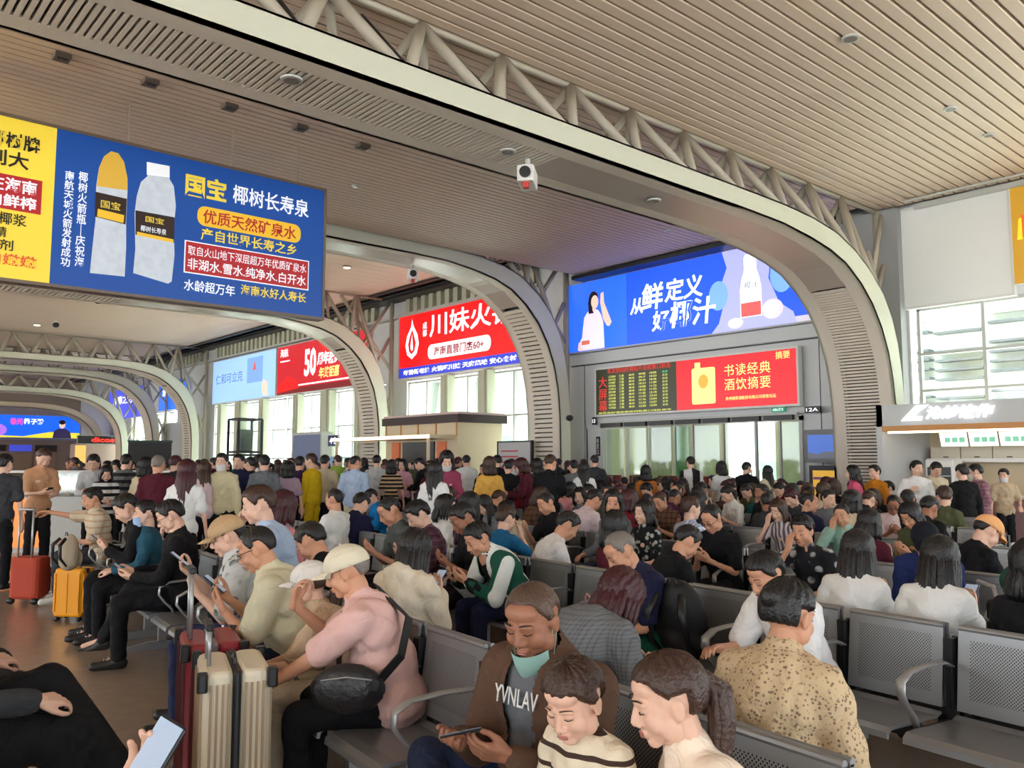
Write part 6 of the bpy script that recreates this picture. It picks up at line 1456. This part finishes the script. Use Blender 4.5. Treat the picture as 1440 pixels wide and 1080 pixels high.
stand('person in black left of the brown haired man', 755, 646, 16, C_('bwprint2', (60, 60, 64), 'print', (220, 220, 220), 12), 'sdown', True, th=110, hair='bob')
stand('person in a grey vest beside the white tee woman', 806, 648, 17, GRY, 'sdown', th=120)
stand('woman with long black hair and white tee before the arch foot', 821, 651, 15.5, WHT, 'sdown', True, th=130, hair='long')
stand('man in dark grey standing alone left of the glass doors', 836, 641, 19.5, DGR, 'sdown', sl='long', th=130)
stand('person in an orange and black top before the doors', 908, 656, 15.5, C_('orangeblk', (176, 104, 40)), 'sdown', True, 'long', th=130, hair='bob', smin=.9)
stand('man in a black vest and white shirt at the middle of the doors', 971, 643, 19, C_('blackvest', (36, 34, 38), 'vstripe', (220, 220, 220), 3.0), 'sdown', sl='long', th=130)
stand('person with curly dark hair before the doors', 1014, 650, 17.5, C_('whitegrey', (214, 216, 216)), 'sdown', True, th=120, hair='bob', smin=.95)
stand('man in black reaching out by the doors', 1050, 651, 17.5, BLK, 'slook', sl='long', th=140, smin=.95)
stand('woman in a beige dress with long dark hair by the door frame', 1079, 656, 17, BEI, 'sdown', True, 'long', th=110, hair='long', smin=.9)
stand('person in a bright pink top near the vending screen', 1198, 656, 13.8, C_('hotpink', (206, 90, 120)), 'sdown', True, 'short', th=60, hair='bob', smin=.9)
stand('person in an orange shirt at the corner of the snack shop', 1229, 655, 14.2, ORG, 'sdown', sl='long', th=20, smin=.9)
stand('shop customer in white with a black bag strap', 1289, 649, 13.6, WHT, 'sbag', th=-40, smin=.95)
stand('shop attendant in beige holding food', 1316, 651, 14.3, BEI, 'sphone', sl='long', th=-50, smin=.95)
stand('customer all in black at the counter', 1352, 654, 13, BLK, 'sdown', sl='long', th=130, smin=.95)
stand('customer in a purple checked shirt and mask', 1371, 654, 13.6, C_('purplecheck', (140, 100, 116), 'plaid', (180, 140, 150), 16), 'slook', sl='long', th=40, mask=mat('mask_white', (216, 212, 216), .7), smin=.95)
stand('masked attendant in a beige apron behind the counter', 1411, 660, 14.6, C_('apron', (196, 176, 148)), 'slook', sl='short', th=-40, mask=mat('mask_white', (216, 212, 216), .7), smin=.9)

# ------------------------------------------------------------------ the rest of the crowd, each placed on a seat or in the standing area
rng = random.Random(11)
COLS = [('black', BLK), ('white', WHT), ('grey', GRY), ('navy', NVY), ('maroon', MRN), ('pale pink', PNK), ('charcoal', DGR), ('black', BLK), ('beige', BEI), ('pale blue', LBL), ('olive', OLV), ('black', BLK), ('dark red', C_('darkred', (112, 26, 40))), ('purple print', C_('purpleprint', (70, 38, 60), 'print', (150, 110, 130), 16)), ('black and white print', C_('bwp3', (34, 34, 36), 'floral', (190, 190, 190), 20)), ('teal', C_('teal2', (30, 96, 100))), ('brown checked', C_('brownchk', (104, 76, 60), 'plaid', (60, 42, 36), 15))]
LM = [(0, 'by the glass food counter'), (185, 'before the black booth'), (240, 'below the fourth arch'), (300, 'before the black steel frame'), (380, 'left of the yellow raincoat'), (445, 'below the dark red banner'), (500, 'left end of the cream kiosk'), (560, 'before the dark kiosk window'), (635, 'below the flame drop banner'), (690, 'below the red banner middle'), (740, 'at the second arch foot'), (805, 'left of the display board'), (850, 'below the train times'), (905, 'below the bottle advert'), (968, 'at the middle glass doors'), (1025, 'right half of the glass doors'), (1085, 'at the right door frame'), (1135, 'below the wall screen'), (1185, 'by the slatted arch foot'), (1238, 'at the snack shop corner'), (1290, 'by the snack shop menu'), (1360, 'right side of the snack shop')]
HN = {'short': 'short hair', 'crop': 'cropped hair', 'side': 'thick hair', 'bob': 'bobbed hair', 'long': 'long hair', 'ponytail': 'ponytail', 'thin': 'thinning hair'}
USED = set()
def describe(px, rowtxt, facing):
    lm = [n for x, n in LM if x <= max(0, px)][-1]
    for _ in range(200):
        cn, cm = rng.choice(COLS); fem = rng.random() < .5; hs = rng.choice(['bob', 'long', 'ponytail', 'bob'] if fem else ['short', 'crop', 'short', 'side', 'thin']); hc = rng.choice(['black', 'black', 'black', 'brown', 'maroon'])
        lab = '%s%s %s, %s top, %s, %s, %s' % ('' , hc, HN[hs], cn, facing, rowtxt, lm)
        if lab not in USED and len(lab.split()) <= 16: USED.add(lab); return lab, cm, fem, hs, hc
    return None
def proj(X, Y, Z=1.25):
    r = X * math.cos(HEAD) - Y * math.sin(HEAD); d = X * math.sin(HEAD) + Y * math.cos(HEAD); z = Z - EYE
    return 720 + F_PX * r / (d * math.cos(PITCH) + z * math.sin(PITCH)), d
def free(x, y, r=.42): return all(abs(a[1] - x) > r or abs(a[2] - y) > r for a in TAKEN)
for r_ in 'BCDEFG':
    y0, n = RANGE[r_]
    for f_, rw in ((-1, 'L'), (1, 'R')):
        for k in range(n):
            y = y0 + (k + .5) * SP + rng.uniform(-.06, .06); x = row_x(r_, y) + f_ * .28
            px, d = proj(x, y); pr = .88 if r_ in 'DEFG' else .72
            if px < 425 or px > 1460 or (r_ in 'BC' and (px > 1010 or 590 > px)) or (r_ == 'D' and px > 1310) or (px > 1340 and rng.random() < .6) or (1005 < px < 1070 and r_ in 'CD'): continue
            if r_ == 'B' and px > 760: continue
            if rng.random() > pr or not free(x, y): continue
            q = describe(px, 'seated %s row' % RWORD[r_], 'back turned' if f_ > 0 else 'facing the aisle')
            if not q: continue
            lab, cm, fem, hs, hc = q; pz = rng.choice(['phone', 'phone1', 'up', 'down', 'turnl', 'turnr', 'phone']); sl = rng.choice(['short', 'long']); 
            if pz in ('turnl', 'turnr', 'down'): sl = 'long' if fem else 'short'
            th = SKEW + (0 if f_ < 0 else 180) + rng.uniform(-14, 14)
            person(lab, (x, y), toward(th), pose(pz, fem, sl), pose_key='%s_%d_%s' % (pz, fem, sl), top=cm, hair=hs, hcol=hc, skin=rng.choice([0, 0, 1, 1, 2]), bottom=rng.choice([BLK, JEAN, GRY, BLK]), group='people sitting in the middle rows', scale=rng.uniform(1.0, 1.09), mask=(mat('mask_white', (216, 212, 216), .7) if rng.random() < .12 and pz != 'down' else None)); TAKEN.append((r_, x, y, px, ''))
TAKEN += [('x', 10.9 + a_ * .5, 33.5 + b_ * .5, 0, '') for a_ in (-1, 0, 1) for b_ in (-1, 0, 1)] + [('x', 17.5, 40.0, 0, ''), ('x', 17.0, 40.4, 0, ''), ('x', 4.3, 18.2, 0, ''), ('x', 3.4, 18.9, 0, ''), ('x', 5.2, 17.5, 0, ''), ('x', 2.6, 19.5, 0, ''), ('x', 6.0, 16.9, 0, '')]
n_ = 0; tries = 0
while n_ < 95 and tries < 3000:
    tries += 1; D = rng.choice([rng.uniform(15, 24), rng.uniform(20, 34)]); px = rng.uniform(95, 838)
    p = at_d(px, 650, D)
    if p.x > 17.6 or p.x < 1.2 or (p.x < 16.5 and p.y < 12.8) or not free(p.x, p.y, .5): continue
    if p.x > 15.8 and 22 < p.y < 28.2: continue
    q = describe(px, 'standing %s' % ('far off' if D > 25 else 'in the middle distance' if D > 19 else 'nearer'), rng.choice(['facing away', 'facing left', 'facing here']))
    if not q: continue
    lab, cm, fem, hs, hc = q; fc = {'facing away': 131, 'facing left': 41, 'facing here': -49}[[w for w in ('facing away', 'facing left', 'facing here') if w in lab][0]]
    pz = rng.choice(['sdown', 'sdown', 'sphone', 'sbag', 'slook']); sl = rng.choice(['short', 'long']) if pz == 'sdown' else ('long' if pz != 'sbag' else 'short')
    person(lab, (p.x, p.y), toward(fc + rng.uniform(-25, 25)), pose(pz, fem, sl), pose_key='%s_%d_%s' % (pz, fem, sl), top=cm, hair=hs, hcol=hc, skin=rng.choice([0, 0, 1, 2]), bottom=rng.choice([BLK, JEAN, GRY, BLK, BEI]), group='people standing in the queue area', scale=rng.uniform(.98, 1.09)); TAKEN.append(('s', p.x, p.y, px, '')); n_ += 1
bpy.data.scenes.remove(WS)
